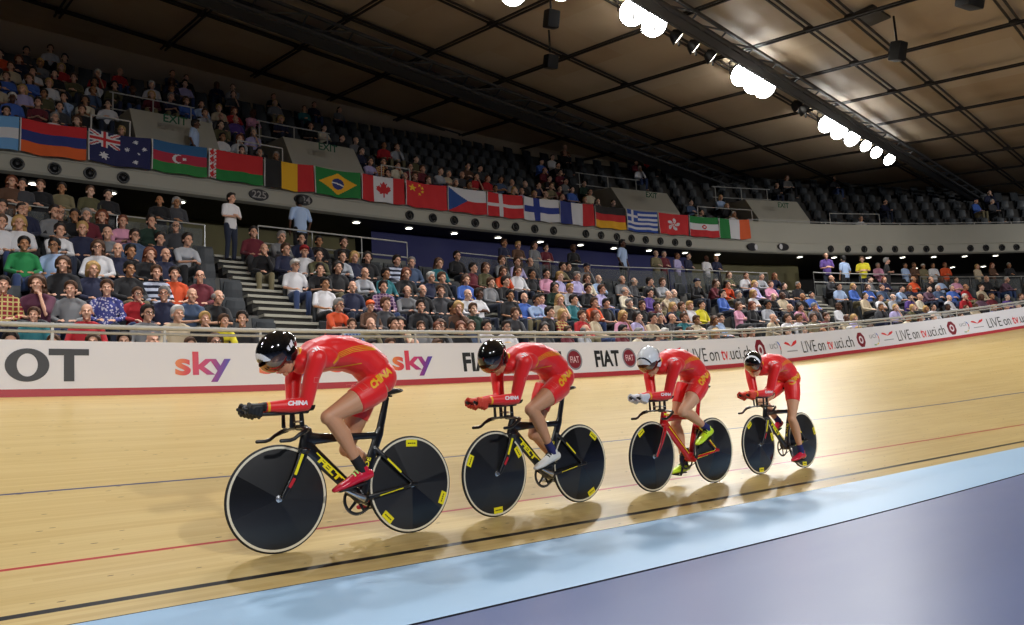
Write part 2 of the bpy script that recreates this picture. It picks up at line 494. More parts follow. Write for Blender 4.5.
us = [-34 + 3.2 * i for i in range(34)]; vsn = [-34, -20, -10, -4, -.5, 2.7, 5.9, 9.1, 10.3, 13.6, 17.2, 20.3, 23.6, 27, 31]
V_, F_, U_ = [], [], []
for u in us:
    for v in vsn: V_.append(roof_pt(u, v)); U_.append((u, v))
n_ = len(vsn)
for i in range(len(us) - 1):
    for j in range(n_ - 1):
        a = i * n_ + j; F_.append((a, a + 1, a + n_ + 1, a + n_))
raw('ceiling', V_, F_, ROOF, uvs=U_)['kind'] = 'structure'
CABLE = mat('dark_cable_steel', (52, 48, 46), .5, metal=.5)
BEAM = mat('grey_lighting_truss', (84, 84, 86), .5, metal=.4)
k_ = 0
def roof_bar(p, q, w, h, m, name='trim_%d'):
    global k_
    k_ += 1
    bm = bmesh.new(); d = q - p; L = d.length
    rot = d.to_track_quat('X', 'Z').to_matrix()
    box(bm, (p + q) / 2, (L, w, h), rot)
    o = obj(name % (k_ + 1), bm, m, smooth=False); o['kind'] = 'structure'; return o
for v in vsn[2:-1]:
    for dv in (-.09, .09): roof_bar(roof_pt(-34, v + dv, -.16), roof_pt(60, v + dv, -.16), .05, .05, CABLE)
for u in us[4:27]:
    for du in (-.07, .07): roof_bar(roof_pt(u + du, -12, -.24), roof_pt(u + du, 27.5, -.24), .05, .05, CABLE)
# nodes where cables cross
bm = bmesh.new()
for u in us[8:25]:
    for v in vsn[5:14]: 
        c = roof_pt(u, v, -.2); box(bm, c, (.24, .24, .10), Matrix.Rotation(PI / 2 - A0, 3, 'Z'), bevel=.03)
obj('trim_clamps', bm, CABLE, smooth=False)['kind'] = 'structure'
# lighting trusses
def truss(v, name, w=.7, h=.5, dz=-.55):
    bm = bmesh.new()
    for dv in (-w / 2, w / 2):
        for hz in (0, -h):
            p, q = roof_pt(-30, v + dv, dz + hz), roof_pt(52, v + dv, dz + hz); d = q - p
            box(bm, (p + q) / 2, (d.length, .08, .08), d.to_track_quat('X', 'Z').to_matrix())
    n = 54
    for i in range(n):
        u = -30 + 82 * i / n; u2 = u + 82 / n
        for (a, b) in ((roof_pt(u, v - w / 2, dz), roof_pt(u, v + w / 2, dz - h)), (roof_pt(u, v - w / 2, dz - h), roof_pt(u2, v - w / 2, dz)), (roof_pt(u, v + w / 2, dz), roof_pt(u2, v + w / 2, dz - h)), (roof_pt(u, v - w / 2, dz - h), roof_pt(u2, v + w / 2, dz - h))):
            tube(bm, [a, b], .03, 6)
    p, q = roof_pt(-30, v, dz - h - .03), roof_pt(52, v, dz - h - .03); d = q - p
    box(bm, (p + q) / 2, (d.length, w * .55, .05), d.to_track_quat('X', 'Z').to_matrix())
    o = obj(name, bm, BEAM, smooth=False); o['kind'] = 'structure'; return o
truss(12.2, 'beam_lighting', .5, .35, -.40); truss(20.7, 'beam_service', .8, .5)
# ------------------------------------------------------------ advertising boards along the top of the track
WHITEB = mat('white_board', (226, 224, 228), .45); REDB = mat('red_kick_strip', (176, 42, 52), .5)
INK = mat('black_print', (24, 24, 26), .5); GREYINK = mat('charcoal_print', (46, 44, 44), .5)
REDINK = mat('red_print', (214, 44, 50), .5); GREYP = mat('grey_print', (150, 150, 156), .5); DREDINK = mat('wine_red_print', (124, 18, 38), .45)
SILVER = mat('silver_print', (128, 130, 142), .4); PINKINK = mat('pale_pink_print', (226, 190, 200), .5)
LEAN = smooth_tab([(-18, .10), (-6, .14), (8, .28), (60, .28)])
BH = .70
def bp(s, h, off=0.0):
    return P(s, board_d(s) + LEAN(s) * h - off, board_z(s) + h)
def bs(x, h=.35): return s_at(x, lambda s: board_d(s) + LEAN(s) * h, lambda s: board_z(s) + h)
def board(a, b, label):
    root = empty('advertising_board', tuple(bp((a + b) / 2, 0)), 0, label, 'advertising board', 'advertising boards round the track')
    ss = linspace(a, b, max(2, int((b - a) / .4) + 1)); V, F, MI = [], [], []
    hs = [(0, 0), (.095, 0), (.095, 0), (BH, 0), (BH, -.03), (0, -.05)]
    for s in ss:
        for h, o in hs: V.append(bp(s, h, o) - Vector(root.location))
    n = len(hs)
    for i in range(len(ss) - 1):
        for j in range(n - 1):
            q = i * n + j; F.append((q, q + n, q + n + 1, q + 1)); MI.append(1 if j < 1 else 0)
    raw('panel', V, F, [WHITEB, REDB], root, None, MI)
    return root
def on_board(root, name, V2, F, m, s0, s1, h0, h1, label=None, uv=False, off=.006):
    xs = [v[0] for v in V2]; ys = [v[1] for v in V2]; xa, xb, ya, yb = min(xs), max(xs), min(ys), max(ys)
    V = []; UVc = []
    for x, y in V2:
        fx = (x - xa) / (xb - xa); fy = (y - ya) / (yb - ya)
        V.append(bp(s0 + (s1 - s0) * fx, h0 + (h1 - h0) * fy, off) - Vector(root.location)); UVc.append((fx, fy))
    o = raw(name, V, F, m, root, UVc)
    if label: o['label'] = label
    return o
def board_text(root, name, txt, s0, s1, h0, h1, m, bold=0.0, off=.006, res=3):
    V2, F, w, y0, y1 = text_geo(txt, bold, res); return on_board(root, name, V2, F, m, s0, s1, h0, h1, off=off)
def ring2(cx, cy, ro, ri, n=28, sx=1.0, a0=0.0, a1=2 * PI):
    V, F = [], []; full = abs(a1 - a0 - 2 * PI) < 1e-6
    for i in range(n + (0 if full else 1)):
        a = a0 + (a1 - a0) * i / n; V += [(cx + ro * sx * math.cos(a), cy + ro * math.sin(a)), (cx + ri * sx * math.cos(a), cy + ri * math.sin(a))]
    k = len(V) // 2
    for i in range(n):
        j = (i + 1) % k; F.append((2 * i, 2 * j, 2 * j + 1, 2 * i + 1))
    return V, F
def poly2(pts): return list(pts), [tuple(range(len(pts)))]
def place2(root, name, geo, m, cs, ch, sc, off=.006, sy=1.0):
    V2, F = geo
    V = [bp(cs + x * sc, ch + y * sc * sy, off) - Vector(root.location) for x, y in V2]
    return raw(name, V, F, m, root)
xT0, xT1 = bs(48.5), bs(89); wT = (xT1 - xT0)
b1 = board(-31, bs(152), 'white board with huge charcoal O and T letters at far left')
def wide_letter(root, ch, s0, w, h0=.185, h1=.595):
    if ch == 'T': V2, F = [(0, .8), (1, .8), (1, 1), (0, 1), (.37, 0), (.63, 0), (.63, .8), (.37, .8)], [(0, 1, 2, 3), (4, 5, 6, 7)]
    elif ch == 'I': V2, F = [(0, 0), (1, 0), (1, 1), (0, 1)], [(0, 1, 2, 3)]
    elif ch == 'O':
        V2, F = [], []
        for i in range(40):
            a = 2 * PI * i / 40; V2 += [(.5 + .5 * math.cos(a), .5 + .5 * math.sin(a)), (.5 + .235 * math.cos(a), .5 + .345 * math.sin(a))]
        for i in range(40): j = (i + 1) % 40; F.append((2 * i, 2 * j, 2 * j + 1, 2 * i + 1))
    else:
        V2, F, _, _, _ = text_geo('S', .035, 6)
    on_board(root, 'letter', V2, F, GREYINK, s0, s0 + w, h0, h1)
wO = bs(49.3) - bs(4.5)
x_ = bs(4.5)
wide_letter(b1, 'T', xT0, wT); wide_letter(b1, 'O', x_, wO)
for ch, w in (('S', wT * .92), ('S', wT * .92), ('I', wT * .3), ('T', wT)):
    x_ -= w + .07; wide_letter(b1, ch, x_, w)
def sky_mat():
    m = mat('rainbow_lettering', (220, 80, 80), .4); t = NT(m)
    uv = t.n('UVMap'); sp = t.n('SeparateXYZ'); t.l(uv.outputs[0], sp.inputs[0])
    r = t.n('ValToRGB'); e = r.color_ramp.elements
    e[0].position = 0; e[0].color = rgb(232, 136, 60); e[1].position = 1; e[1].color = rgb(52, 84, 190)
    for p, c in ((.22, (216, 56, 60)), (.5, (196, 50, 110)), (.72, (128, 44, 140)), (.86, (70, 60, 170))):
        x = e.new(p); x.color = rgb(*c)
    mix = t.math('ADD', t.math('MULTIPLY', sp.outputs[0], .9), t.math('MULTIPLY', t.math('SUBTRACT', .6, sp.outputs[1]), .16))
    t.l(mix, r.inputs[0]); t.l(r.outputs[0], t.b.inputs['Base Color'])
    return m
SKYM = sky_mat()
b2 = board(bs(152), bs(445), 'white board with repeated rainbow coloured sky lettering')
for a, b in ((175, 231), (259, 313), (330, 380), (392.5, 433)):
    board_text(b2, 'sky_lettering', 'sky', bs(a), bs(b), .15, .575, SKYM, .028, res=6)
b3 = board(bs(445), bs(640), 'white board with condensed black FIAT lettering and round red badges')
def roundel(root, cs, ch, r):
    place2(root, 'badge_rim', ring2(0, 0, 1, .84, sx=1), SILVER, cs, ch, r)
    place2(root, 'badge_face', ring2(0, 0, .84, 0.001), DREDINK, cs, ch, r, .005)
    V2, F, w, y0, y1 = text_geo('FIAT', .01); k = 1.15 / w
    V = [bp(cs + (x * k - .575) * r, ch + ((y - y0) / (y1 - y0) - .5) * .62 * r, .009) - Vector(root.location) for x, y in V2]
    raw('badge_lettering', V, F, PINKINK, root)
for a, b, rx in ((463, 499, 511), (534, 562, 574.5), (595, 619.5, 629.3)):
    board_text(b3, 'fiat_lettering', 'FIAT', bs(a), bs(b), .195, .53, INK, .035)
    roundel(b3, bs(rx), .36, .205)
b4 = board(bs(640), bs(783), 'white board with LIVE on tv.uci.ch lettering behind the last two riders')
b5 = board(bs(783), bs(880), 'white board with LIVE on tv.uci.ch lettering just right of the last rider')
b6 = board(bs(880), bs(969), 'white board with LIVE on tv.uci.ch lettering near the right edge')
b7 = board(bs(969), bs(969) + 5, 'white board with LIVE lettering cut by the right edge')
b8 = board(bs(969) + 5, 30, 'plain white board round the bend at far right')
del b8['category']; tag(b8, cat='advertising board')
GREENI = mat('green_print', (90, 160, 70), .5); YELI = mat('yellow_print', (226, 200, 60), .5); BLUI = mat('blue_print', (60, 100, 190), .5)
def live(root, x):
    """x: pixel columns of swoosh start/end, LIVE start/end, on, tv, uci.ch start/end, red square, uci badge"""
    s = x
    c, w = (s[0] + s[1]) / 2, (s[1] - s[0]) / 2
    place2(root, 'red_swoosh', poly2([(-1, .55), (-.75, .8), (-.35, .6), (0, .05), (-.25, .12), (-.6, .32)]), REDINK, c, .39, w, sy=.55)
    place2(root, 'red_swoosh', poly2([(-.12, -.02), (.1, .02), (.55, .22), (.9, .48), (1, .95), (.45, .7), (.2, .35)]), REDINK, c, .39, w, sy=.55)
    place2(root, 'small_print_line', poly2([(-.8, -.08), (.8, -.08), (.8, .08), (-.8, .08)]), GREYP, c, .27, w, sy=.6)
    board_text(root, 'live_lettering', 'LIVE', s[2], s[3], .19, .50, GREYINK, -.005)
    board_text(root, 'live_lettering', 'on', s[4], s[5], .19, .40, GREYINK, .0)
    board_text(root, 'live_lettering', 'tv', s[6], s[7], .19, .44, REDINK, .01)
    board_text(root, 'live_lettering', '.', s[7] + .02, s[7] + .06, .19, .235, REDINK, .01)
    board_text(root, 'live_lettering', 'uci.ch', s[8], s[9], .19, .50, GREYINK, 0)
    c = (s[10] + s[11]) / 2; w = (s[11] - s[10]) / 2
    place2(root, 'red_square_badge', ring2(0, 0, 1.35, .001, 8, .75, PI / 8, PI / 8 + 2 * PI), DREDINK, c, .36, w)
    place2(root, 'badge_circle', ring2(0, 0, .66, .36, 20, .75), WHITEB, c, .36, w, .009)
    c = (s[12] + s[13]) / 2; w = (s[13] - s[12]) / 2
    V2, F, ww, y0, y1 = text_geo('uci'); k = 1.3 / ww
    raw('badge_lettering', [bp(c + (a * k - .8) * w, .37 + b * k * w * .9, .006) - Vector(root.location) for a, b in V2], F, GREYP, root)
    for k, (mm, a0) in enumerate(((BLUI, .35), (REDINK, -.15), (GREYP, -.65), (YELI, -1.3), (GREENI, -1.9))):
        place2(root, 'badge_arc', ring2(0, 0, 1.0, .86, 6, 1.0, a0, a0 + .48), mm, c, .36, w)
def pxs(*a): return [bs(v) for v in a]
live(b4, pxs(664.5, 682, 688, 706.5, 709, 718.5, 721, 727.5, 730, 751, 755.5, 765.5, 769.5, 781))
live(b5, pxs(785, 798, 802, 815.5, 817.5, 824.5, 827, 832.5, 834.5, 853, 857, 865, 869, 879))
live(b6, pxs(882, 894, 897, 910, 912, 918.5, 920.5, 926, 927.5, 944.5, 947.5, 956, 959, 969))
q_ = pxs(882, 894, 897, 910, 912, 918.5, 920.5, 926, 927.5, 944.5, 947.5, 956, 959, 969); k_s = bs(971.5) - q_[0]
live(b7, [v + k_s for v in q_])

# ------------------------------------------------------------ handrail above the boards
def rail_run(name, label, s0, s1, dz_list, ps, dfn, zfn, post_h, r=.02, m=RAILM, pm=None, step=.4, cat='handrail', group=None, post_w=.035):
    mid = (s0 + s1) / 2; org = P(mid, dfn(mid), zfn(mid))
    root = empty(name, tuple(org), 0, label, cat, group)
    n = max(2, int((s1 - s0) / step) + 1)
    for dz, rr in dz_list:
        bm = bmesh.new(); tube(bm, [P(s, dfn(s), zfn(s) + dz) - org for s in linspace(s0, s1, n)], rr, 8)
        obj('rail', bm, m, root)
    for s in ps:
        bm = bmesh.new(); box(bm, P(s, dfn(s), zfn(s) + post_h / 2) - org, (post_w, .02, post_h), Matrix.Rotation(yaw(s), 3, 'Z'))
        obj('post', bm, pm or m, root, smooth=False)
    return root
hd = lambda s: board_d(s) + LEAN(s) * .9 + .03
rail_run('handrail', 'long pale metal handrail running above the white advertising boards', -26, 22, [(.245, .032), (.165, .02)],
         [-19.07 + 1.34 * i for i in range(-3, 30)], hd, lambda s: board_z(s) + BH - .05, .28, m=RAILM)
# balustrades on the concourse behind the lower tier
bd = lambda s: row_d(6, s) + .42; bz = lambda s: row_z(NR, s) - .05
def glass_run(s0, s1, label, n, m=GLASSD, h=.90, frame=True, dfn=bd, zfn=bz, cat='glass balustrade', tops=None):
    mid = (s0 + s1) / 2; org = P(mid, dfn(mid), zfn(mid))
    ps = linspace(s0, s1, n + 1)
    root = rail_run('balustrade', label, s0, s1, tops or [(h, .015)], ps, dfn, zfn, max([h] + [t_[0] for t_ in (tops or [])]), m=RAILM, cat=cat, group='balustrades behind the lower tier', post_w=.02, pm=STEEL)
    for a, b in zip(ps, ps[1:]):
        a += .05; b -= .05
        V = []
        for s in linspace(a, b, 4):
            for dd_, zz in ((-.006, .1), (-.006, h - .1), (.006, h - .1), (.006, .1)): V.append(P(s, dfn(s) + dd_, zfn(s) + zz) - org)
        F = []
        for i in range(3):
            for j in range(4): q = i * 4 + j; r = i * 4 + (j + 1) % 4; F.append((q, r, r + 4, q + 4))
        F += [(3, 2, 1, 0), (12, 13, 14, 15)]
        raw('glass_panel', V, F, m, root)
    return root
glass_run(-24, -15.15, 'smoked glass balustrade behind the top row left of the wide stairs', 5)
MESHP = mat('grey_perforated_panel', (96, 98, 94), .6)
glass_run(-13.95, -9.95, 'steel balustrade with open top rail below the 224 sign', 3, MESHP, .62, tops=[(.62, .02), (1.02, .02)])
glass_run(-8.3, 3.6, 'long smoked glass balustrade in front of the blue wall', 7)
glass_run(5.3, 8.8, 'steel framed balustrade in front of the standing purple shirt', 2, tops=[(.62, .02), (1.0, .02)], m=MESHP, h=.62)
glass_run(9.2, 18, 'smoked glass balustrade at the far right end of the concourse', 5)

# ------------------------------------------------------------ flags on the balcony
FC = dict(w=(216, 214, 216), r=(196, 30, 36), b=(34, 48, 120), k=(22, 20, 22), y=(236, 178, 24), g=(22, 122, 52), o=(226, 96, 34), sb=(110, 164, 214),
          ab=(36, 92, 140), ag=(40, 128, 60), maz=(176, 34, 62), gold=(238, 196, 40), nb=(24, 28, 82), ho=(222, 92, 38), dg=(232, 170, 20), cz=(28, 72, 142), fb=(28, 52, 140), gb=(34, 72, 160), cr=(206, 34, 40))
FM = {k: mat('flag_cloth_' + n, FC[k], .75, sheen=.2) for k, n in dict(w='white', r='red', b='blue', k='black', y='yellow', g='green', o='orange', sb='sky_blue', ab='teal_blue', ag='grass_green', maz='crimson', gold='gold', nb='navy', ho='tangerine', dg='amber', cz='mid_blue', fb='royal_blue', gb='sea_blue', cr='scarlet').items()}
def inpoly(x, y, pts):
    c = False; n = len(pts)
    for i in range(n):
        x1, y1 = pts[i]; x2, y2 = pts[i - 1]
        if (y1 > y) != (y2 > y) and x < (x2 - x1) * (y - y1) / (y2 - y1) + x1: c = not c
    return c
def starpts(cx, cy, r, n=5, inner=.42, rot=0):
    return [(cx + (r if i % 2 == 0 else r * inner) * math.sin(rot + PI * i / n), cy - (r if i % 2 == 0 else r * inner) * math.cos(rot + PI * i / n)) for i in range(2 * n)]
def hs_(*c):
    return lambda x, y: c[min(len(c) - 1, int(y * len(c)))]
def vs3(*c):
    return lambda x, y: c[min(len(c) - 1, int(x / 1.5 * len(c)))]
def crescent(x, y, cx, cy, r): return math.hypot(x - cx, y - cy) < r and math.hypot(x - cx - r * .35, y - cy) > r * .8
def f_aus(x, y):
    if x < .75 and y < .5:
        X, Y = x / .75, y / .5
        if abs(X - .5) < .06 or abs(Y - .5) < .11: return 'r'
        if abs(X - .5) < .11 or abs(Y - .5) < .19: return 'w'
        d = min(abs(Y - X), abs(Y - (1 - X)))
        return 'r' if d < .05 else ('w' if d < .14 else 'nb')
    for cx, cy, r in ((.37, .76, .14), (1.12, .18, .08), (1.12, .84, .08), (.92, .44, .08), (1.34, .38, .08), (1.2, .56, .05)):
        if inpoly(x, y, starpts(cx, cy, r, 7, .5)): return 'w'
    return 'nb'
def f_aze(x, y):
    if crescent(x, y, .70, .5, .15) or inpoly(x, y, starpts(.86, .5, .07, 8, .5)): return 'w'
    return ('ab', 'maz', 'ag')[min(2, int(y * 3))]
def f_blr(x, y):
    if x < .2: return 'w' if (int(x * 30) + int(y * 24)) % 3 and abs((x - .1)) > .0 and (abs(((y * 4) % 1) - .5) + abs(x - .1) * 6) > .45 else 'r'
    return 'r' if y < .64 else 'g'
def f_bra(x, y):
    if math.hypot(x - .75, y - .5) < .20:
        return 'w' if abs(math.hypot(x - .65, y - .98) - .5) < .025 else 'b'
    return 'dg' if abs(x - .75) / .62 + abs(y - .5) / .4 < 1 else 'g'
LEAF = [(0, -1), (.18, -.62), (.42, -.75), (.34, -.25), (.62, -.5), (.68, -.33), (.98, -.38), (.85, -.1), (1, .02), (.5, .38), (.56, .56), (.06, .48), (.06, .95), (-.06, .95), (-.06, .48), (-.56, .56), (-.5, .38), (-1, .02), (-.85, -.1), (-.98, -.38), (-.68, -.33), (-.62, -.5), (-.34, -.25), (-.42, -.75), (-.18, -.62)]
def f_can(x, y):
    if x < .4 or x > 1.1: return 'r'
    return 'r' if inpoly((x - .75) / .26, (y - .5) / .33, LEAF) else 'w'
def f_chn(x, y):
    if inpoly(x, y, starpts(.25, .25, .16)): return 'gold'
    for cx, cy in ((.5, .1), (.6, .2), (.6, .35), (.5, .45)):
        if inpoly(x, y, starpts(cx, cy, .065)): return 'gold'
    return 'cr'
def f_cze(x, y):
    if x < .75 * (1 - abs(y - .5) * 2): return 'cz'
    return 'w' if y < .5 else 'r'
def f_den(x, y): return 'w' if abs(x - .56) < .08 or abs(y - .5) < .075 else 'cr'
def f_fin(x, y): return 'fb' if abs(x - .53) < .12 or abs(y - .5) < .14 else 'w'
def f_gre(x, y):
    if x < .55 and y < .555: return 'w' if abs(x - .275) < .055 or abs(y - .277) < .055 else 'gb'
    return 'gb' if int(y * 9) % 2 == 0 else 'w'
def f_hkg(x, y):
    dx, dy = x - .75, y - .5; r = math.hypot(dx, dy)
    if r < .03: return 'w'
    a = (math.atan2(dx, -dy) + r * 1.6) % (2 * PI / 5) - PI / 5
    return 'w' if r < .31 and abs(a) < .42 * math.sin(min(1, r / .31) * PI) ** .6 and not (abs(a) < .03 and r < .2) else 'cr'
def f_irn(x, y):
    if math.hypot(x - .75, y - .5) < .11 and not math.hypot(x - .75, y - .5) < .05: return 'r'
    return ('g', 'w', 'r')[min(2, int(y * 3))]
FLAGS = [(-50, 18.6, hs_('sb', 'w', 'sb'), 'pale blue and white striped flag cut by the left edge'),
 (19.6, 86.4, hs_('r', 'b', 'o'), 'red, blue and orange striped flag, second from the left'),
 (88, 150.6, f_aus, 'navy flag with a union canton and white stars'),
 (151.6, 207, f_aze, 'teal, crimson and green flag with white crescent and star'),
 (208.4, 263, f_blr, 'red over green flag with patterned hoist band'),
 (264.4, 313.5, vs3('k', 'y', 'r'), 'black, yellow and red vertical striped flag'),
 (314.6, 360.4, f_bra, 'green flag with yellow diamond and blue globe'),
 (361.6, 404.6, f_can, 'red and white flag with a red maple leaf'),
 (405.6, 447, f_chn, 'red flag with five gold stars'),
 (448, 486.3, f_cze, 'white and red flag with blue hoist triangle'),
 (487.4, 523, f_den, 'red flag with a white cross'),
 (524, 559, f_fin, 'white flag with a blue cross'),
 (560, 594, vs3('b', 'w', 'r'), 'blue, white and red vertical striped flag'),
 (595, 626, hs_('k', 'r', 'dg'), 'black, red and gold horizontally striped flag'),
 (626.8, 657.8, f_gre, 'blue and white nine striped flag with cross canton'),
 (658.6, 688.6, f_hkg, 'red flag with a white five petal flower'),
 (689.4, 718.8, f_irn, 'green, white and red banded flag with small red emblem'),
 (719.6, 750, vs3('g', 'w', 'ho'), 'green, white and orange vertical striped flag, last of the row')]
FLAG_NOUN = ['striped pale blue flag', 'red blue orange flag', 'navy starred flag', 'crescent flag', 'red over green flag', 'black yellow red flag', 'yellow diamond flag', 'maple leaf flag', 'gold starred red flag',
             'blue triangle flag', 'white cross flag', 'blue cross flag', 'blue white red flag', 'black red gold flag', 'nine striped flag', 'white flower flag', 'small emblem flag', 'green white orange flag']
def fs_(x): return s_at(x, lambda s: FD(s) - .1, lambda s: 7.8)
FLAG_S = []
WCORD = mat('white_hem_tape', (206, 204, 204), .7)
for fi, (xa, xb, fn, lab) in enumerate(FLAGS):
    s0, s1 = fs_(xa), fs_(xb); FLAG_S.append((s0 + s1) / 2)
    nx, ny = 66, 44; rnd = random.Random(fi); ph = rnd.random() * 6; sg = .02 + .03 * rnd.random(); tilt = (rnd.random() - .5) * .03
    org = P((s0 + s1) / 2, FD((s0 + s1) / 2), 8.25)
    def fpt(x, y, off=0.0):
        s = s0 + (s1 - s0) * x
        w = .022 * math.sin(ph + x * 9 + y * 2) * (.3 + y) + .012 * math.sin(ph * 2 + x * 21 - y * 3) * y
        z = 8.33 - .81 * y - sg * math.sin(PI * x) * (1 - .3 * y) + tilt * (x - .5) + .012 * math.sin(x * 11 + ph) * y
        return P(s, FD(s) - .115 - w - off, z) - org
    V = [fpt(i / nx, j / ny) for j in range(ny + 1) for i in range(nx + 1)]
    keys = []; F, MI = [], []
    for j in range(ny):
        for i in range(nx):
            k = fn(1.5 * (i + .5) / nx, (j + .5) / ny)
            if k not in keys: keys.append(k)
            a = j * (nx + 1) + i; F.append((a, a + nx + 1, a + nx + 2, a + 1)); MI.append(keys.index(k))
    o = raw('flag', V, F, [FM[k] for k in keys], None, None, MI, True); o.location = org
    tag(o, lab + ', hung on the balcony' if len(lab.split()) < 12 else lab, 'flag', 'national flags along the balcony')
    md = o.modifiers.new('thick', 'SOLIDIFY'); md.thickness = .004
    V, F = [], []
    for y in linspace(0, 1, 9): V += [fpt(0, y, .004), fpt(.018, y, .004)]
    F = [(2 * i, 2 * i + 2, 2 * i + 3, 2 * i + 1) for i in range(8)]
    h = raw('hem_tape', V, F, WCORD, o, smooth=True)
# ------------------------------------------------------------ fittings on the balcony: round nozzles, plaques, downlights
NOZ = mat('black_nozzle', (26, 26, 28), .45, metal=.3); NOZR = mat('dark_nozzle_ring', (70, 70, 70), .4, metal=.5)
def nozzle(s, k, lab):
    o = bpy.data.objects.new('air_nozzle', NOZ_ME); COL.objects.link(o); o.location = P(s, FD(s) - .05, 7.22); o.rotation_euler = (0, 0, yaw(s))
    tag(o, lab, 'air nozzle', 'round black air nozzles along the balcony front'); 
    c = bpy.data.objects.new('nozzle_core', NOZ_C); COL.objects.link(c); c.parent = o
bm = bmesh.new(); lathe(bm, [(.135, .02), (.15, -.03), (.14, -.055), (.115, -.055), (.10, -.01), (.10, .02)], 24, closed=True)
tmp = obj('t', bm, NOZR); NOZ_ME = tmp.data; bpy.data.objects.remove(tmp)
bm = bmesh.new(); lathe(bm, [(.001, -.06), (.04, -.055), (.06, -.03), (.095, -.01), (.1, .01)], 24)
tmp = obj('t', bm, NOZ); NOZ_C = tmp.data; bpy.data.objects.remove(tmp)
def near_flag(s):
    i = min(range(len(FLAG_S)), key=lambda j: abs(FLAG_S[j] - s)); return FLAG_NOUN[i]
nz_s = [-18.24, -17.49, -16.74, -16.0, -7.87, -7.05, -6.27, -5.48, -4.7, -3.92, -3.15, -2.38, -1.0, -.32, .26, .70, 1.13, 1.58, 2.03, 2.45]
seen_l = {}
for i, s in enumerate(nz_s):
    side = 'left' if s < FLAG_S[min(range(18), key=lambda j: abs(FLAG_S[j] - s))] else 'right'
    nozzle(s, i, 'black round air nozzle under the %s part of the %s' % (side, near_flag(s)))
rt = ['first', 'second', 'third', 'fourth', 'fifth', 'sixth', 'seventh', 'eighth', 'ninth', 'tenth', 'eleventh', 'twelfth']
for i, s in enumerate([6.93, 7.48, 8.01, 8.5, 9.0, 9.51, 10.01, 10.47, 11.43, 11.93, 12.45, 12.92]):
    nozzle(s, i, 'black air nozzle on the bare right balcony, %s from the flags' % rt[i])
PLQ = mat('black_plaque', (40, 38, 42), .4); PLT = mat('grey_plaque_digits', (150, 146, 142), .5); PLG = mat('white_plaque_face', (206, 204, 204), .4)
def plaque(x, y, label, txt=None, m=PLQ, w=.28, h=.16, core=None):
    s = s_at(x, lambda s: FD(s) - .05, lambda s: 7.25); r = [px(P(s, FD(s) - .05, z))[1] for z in (7.1, 7.5)]
    z = 7.1 + .4 * (r[0] - y) / (r[0] - r[1])
    bm = bmesh.new(); lathe(bm, [(.001, -.045), (.97, -.045), (1, -.035), (1, 0), (.001, 0)], 36)
    for v in bm.verts: v.co = Vector((v.co.x * w, v.co.y, v.co.z * h))
    root = obj('section_plaque', bm, m); root.location = P(s, FD(s) - .05, z); root.rotation_euler = (0, 0, yaw(s))
    tag(root, label, 'sign', 'section plaques on the balcony')
    if txt:
        V2, F, ww, y0, y1 = text_geo(txt, .02); k = .40 / ww
        raw('digits', [((a * k - .20), -.05, (b - (y0 + y1) / 2) * k * 1.0) for a, b in V2], F, PLT, root)
    if core:
        bm = bmesh.new(); lathe(bm, [(.001, -.055), (1, -.05)], 20)
        for v in bm.verts: v.co = Vector((core + v.co.x * .09, v.co.y, v.co.z * .12))
        obj('pale_spot', bm, PLG, root)
plaque(258.5, 195, 'dark oval plaque reading 225 above the white shirted standing man', '225')
plaque(303, 200, 'dark oval plaque above the man in blue seen from behind', '224', core=.0)
plaque(752, 247, 'dark oval plaque with pale right end, right of the last flag', core=.18, w=.3)
plaque(783, 247, 'dark oval plaque with pale left end, second right of the flags', core=-.16, w=.3)
DLM = mat('downlight_glow', (255, 252, 236), .4, emit=9.0); DLR = mat('downlight_rim', (170, 168, 160), .5)
bm = bmesh.new(); lathe(bm, [(.001, -.012), (.105, -.012), (.115, .0)], 20, 'Z'); tmp = obj('t', bm, DLM); DL1 = tmp.data; bpy.data.objects.remove(tmp)
bm = bmesh.new(); lathe(bm, [(.11, -.02), (.14, -.015), (.14, .01), (.11, .01)], 20, 'Z', closed=True); tmp = obj('t', bm, DLR); DL2 = tmp.data; bpy.data.objects.remove(tmp)
dls = [(-17.8, .65), (-16.1, .65), (-14.4, .7), (-12.2, 4.9), (-11.3, 4.9), (-9.3, .6), (-7.5, .6), (-5.8, .65), (-4.1, .65), (-2.3, .75), (-.6, .7), (.6, .7), (1.6, .6), (2.7, .6), (3.7, .6), (6.3, .6), (7.4, .6), (8.5, .6), (9.6, .6), (10.6, .6), (11.6, .6), (12.6, .6), (10.2, 3.3), (11.4, 3.3), (12.6, 3.3), (13.6, 3.3)]
for i, (s, o_) in enumerate(dls):
    d = FD(s) + o_
    o = bpy.data.objects.new('downlight', DL2); COL.objects.link(o); o.location = P(s, d, 7.0)
    if s < 4: lab = 'lit round downlight under the balcony %s, below the %s' % ('edge' if o_ < 1 else 'deep behind the stairs', near_flag(s))
    else: lab = 'lit round downlight under the bare right balcony, %s of the %s row' % (rt[(i - 15) if i < 22 else i - 22], 'front' if o_ < 1 else 'rear')
    tag(o, lab, 'downlight', 'downlights under the balcony')
    c = bpy.data.objects.new('lens', DL1); COL.objects.link(c); c.parent = o
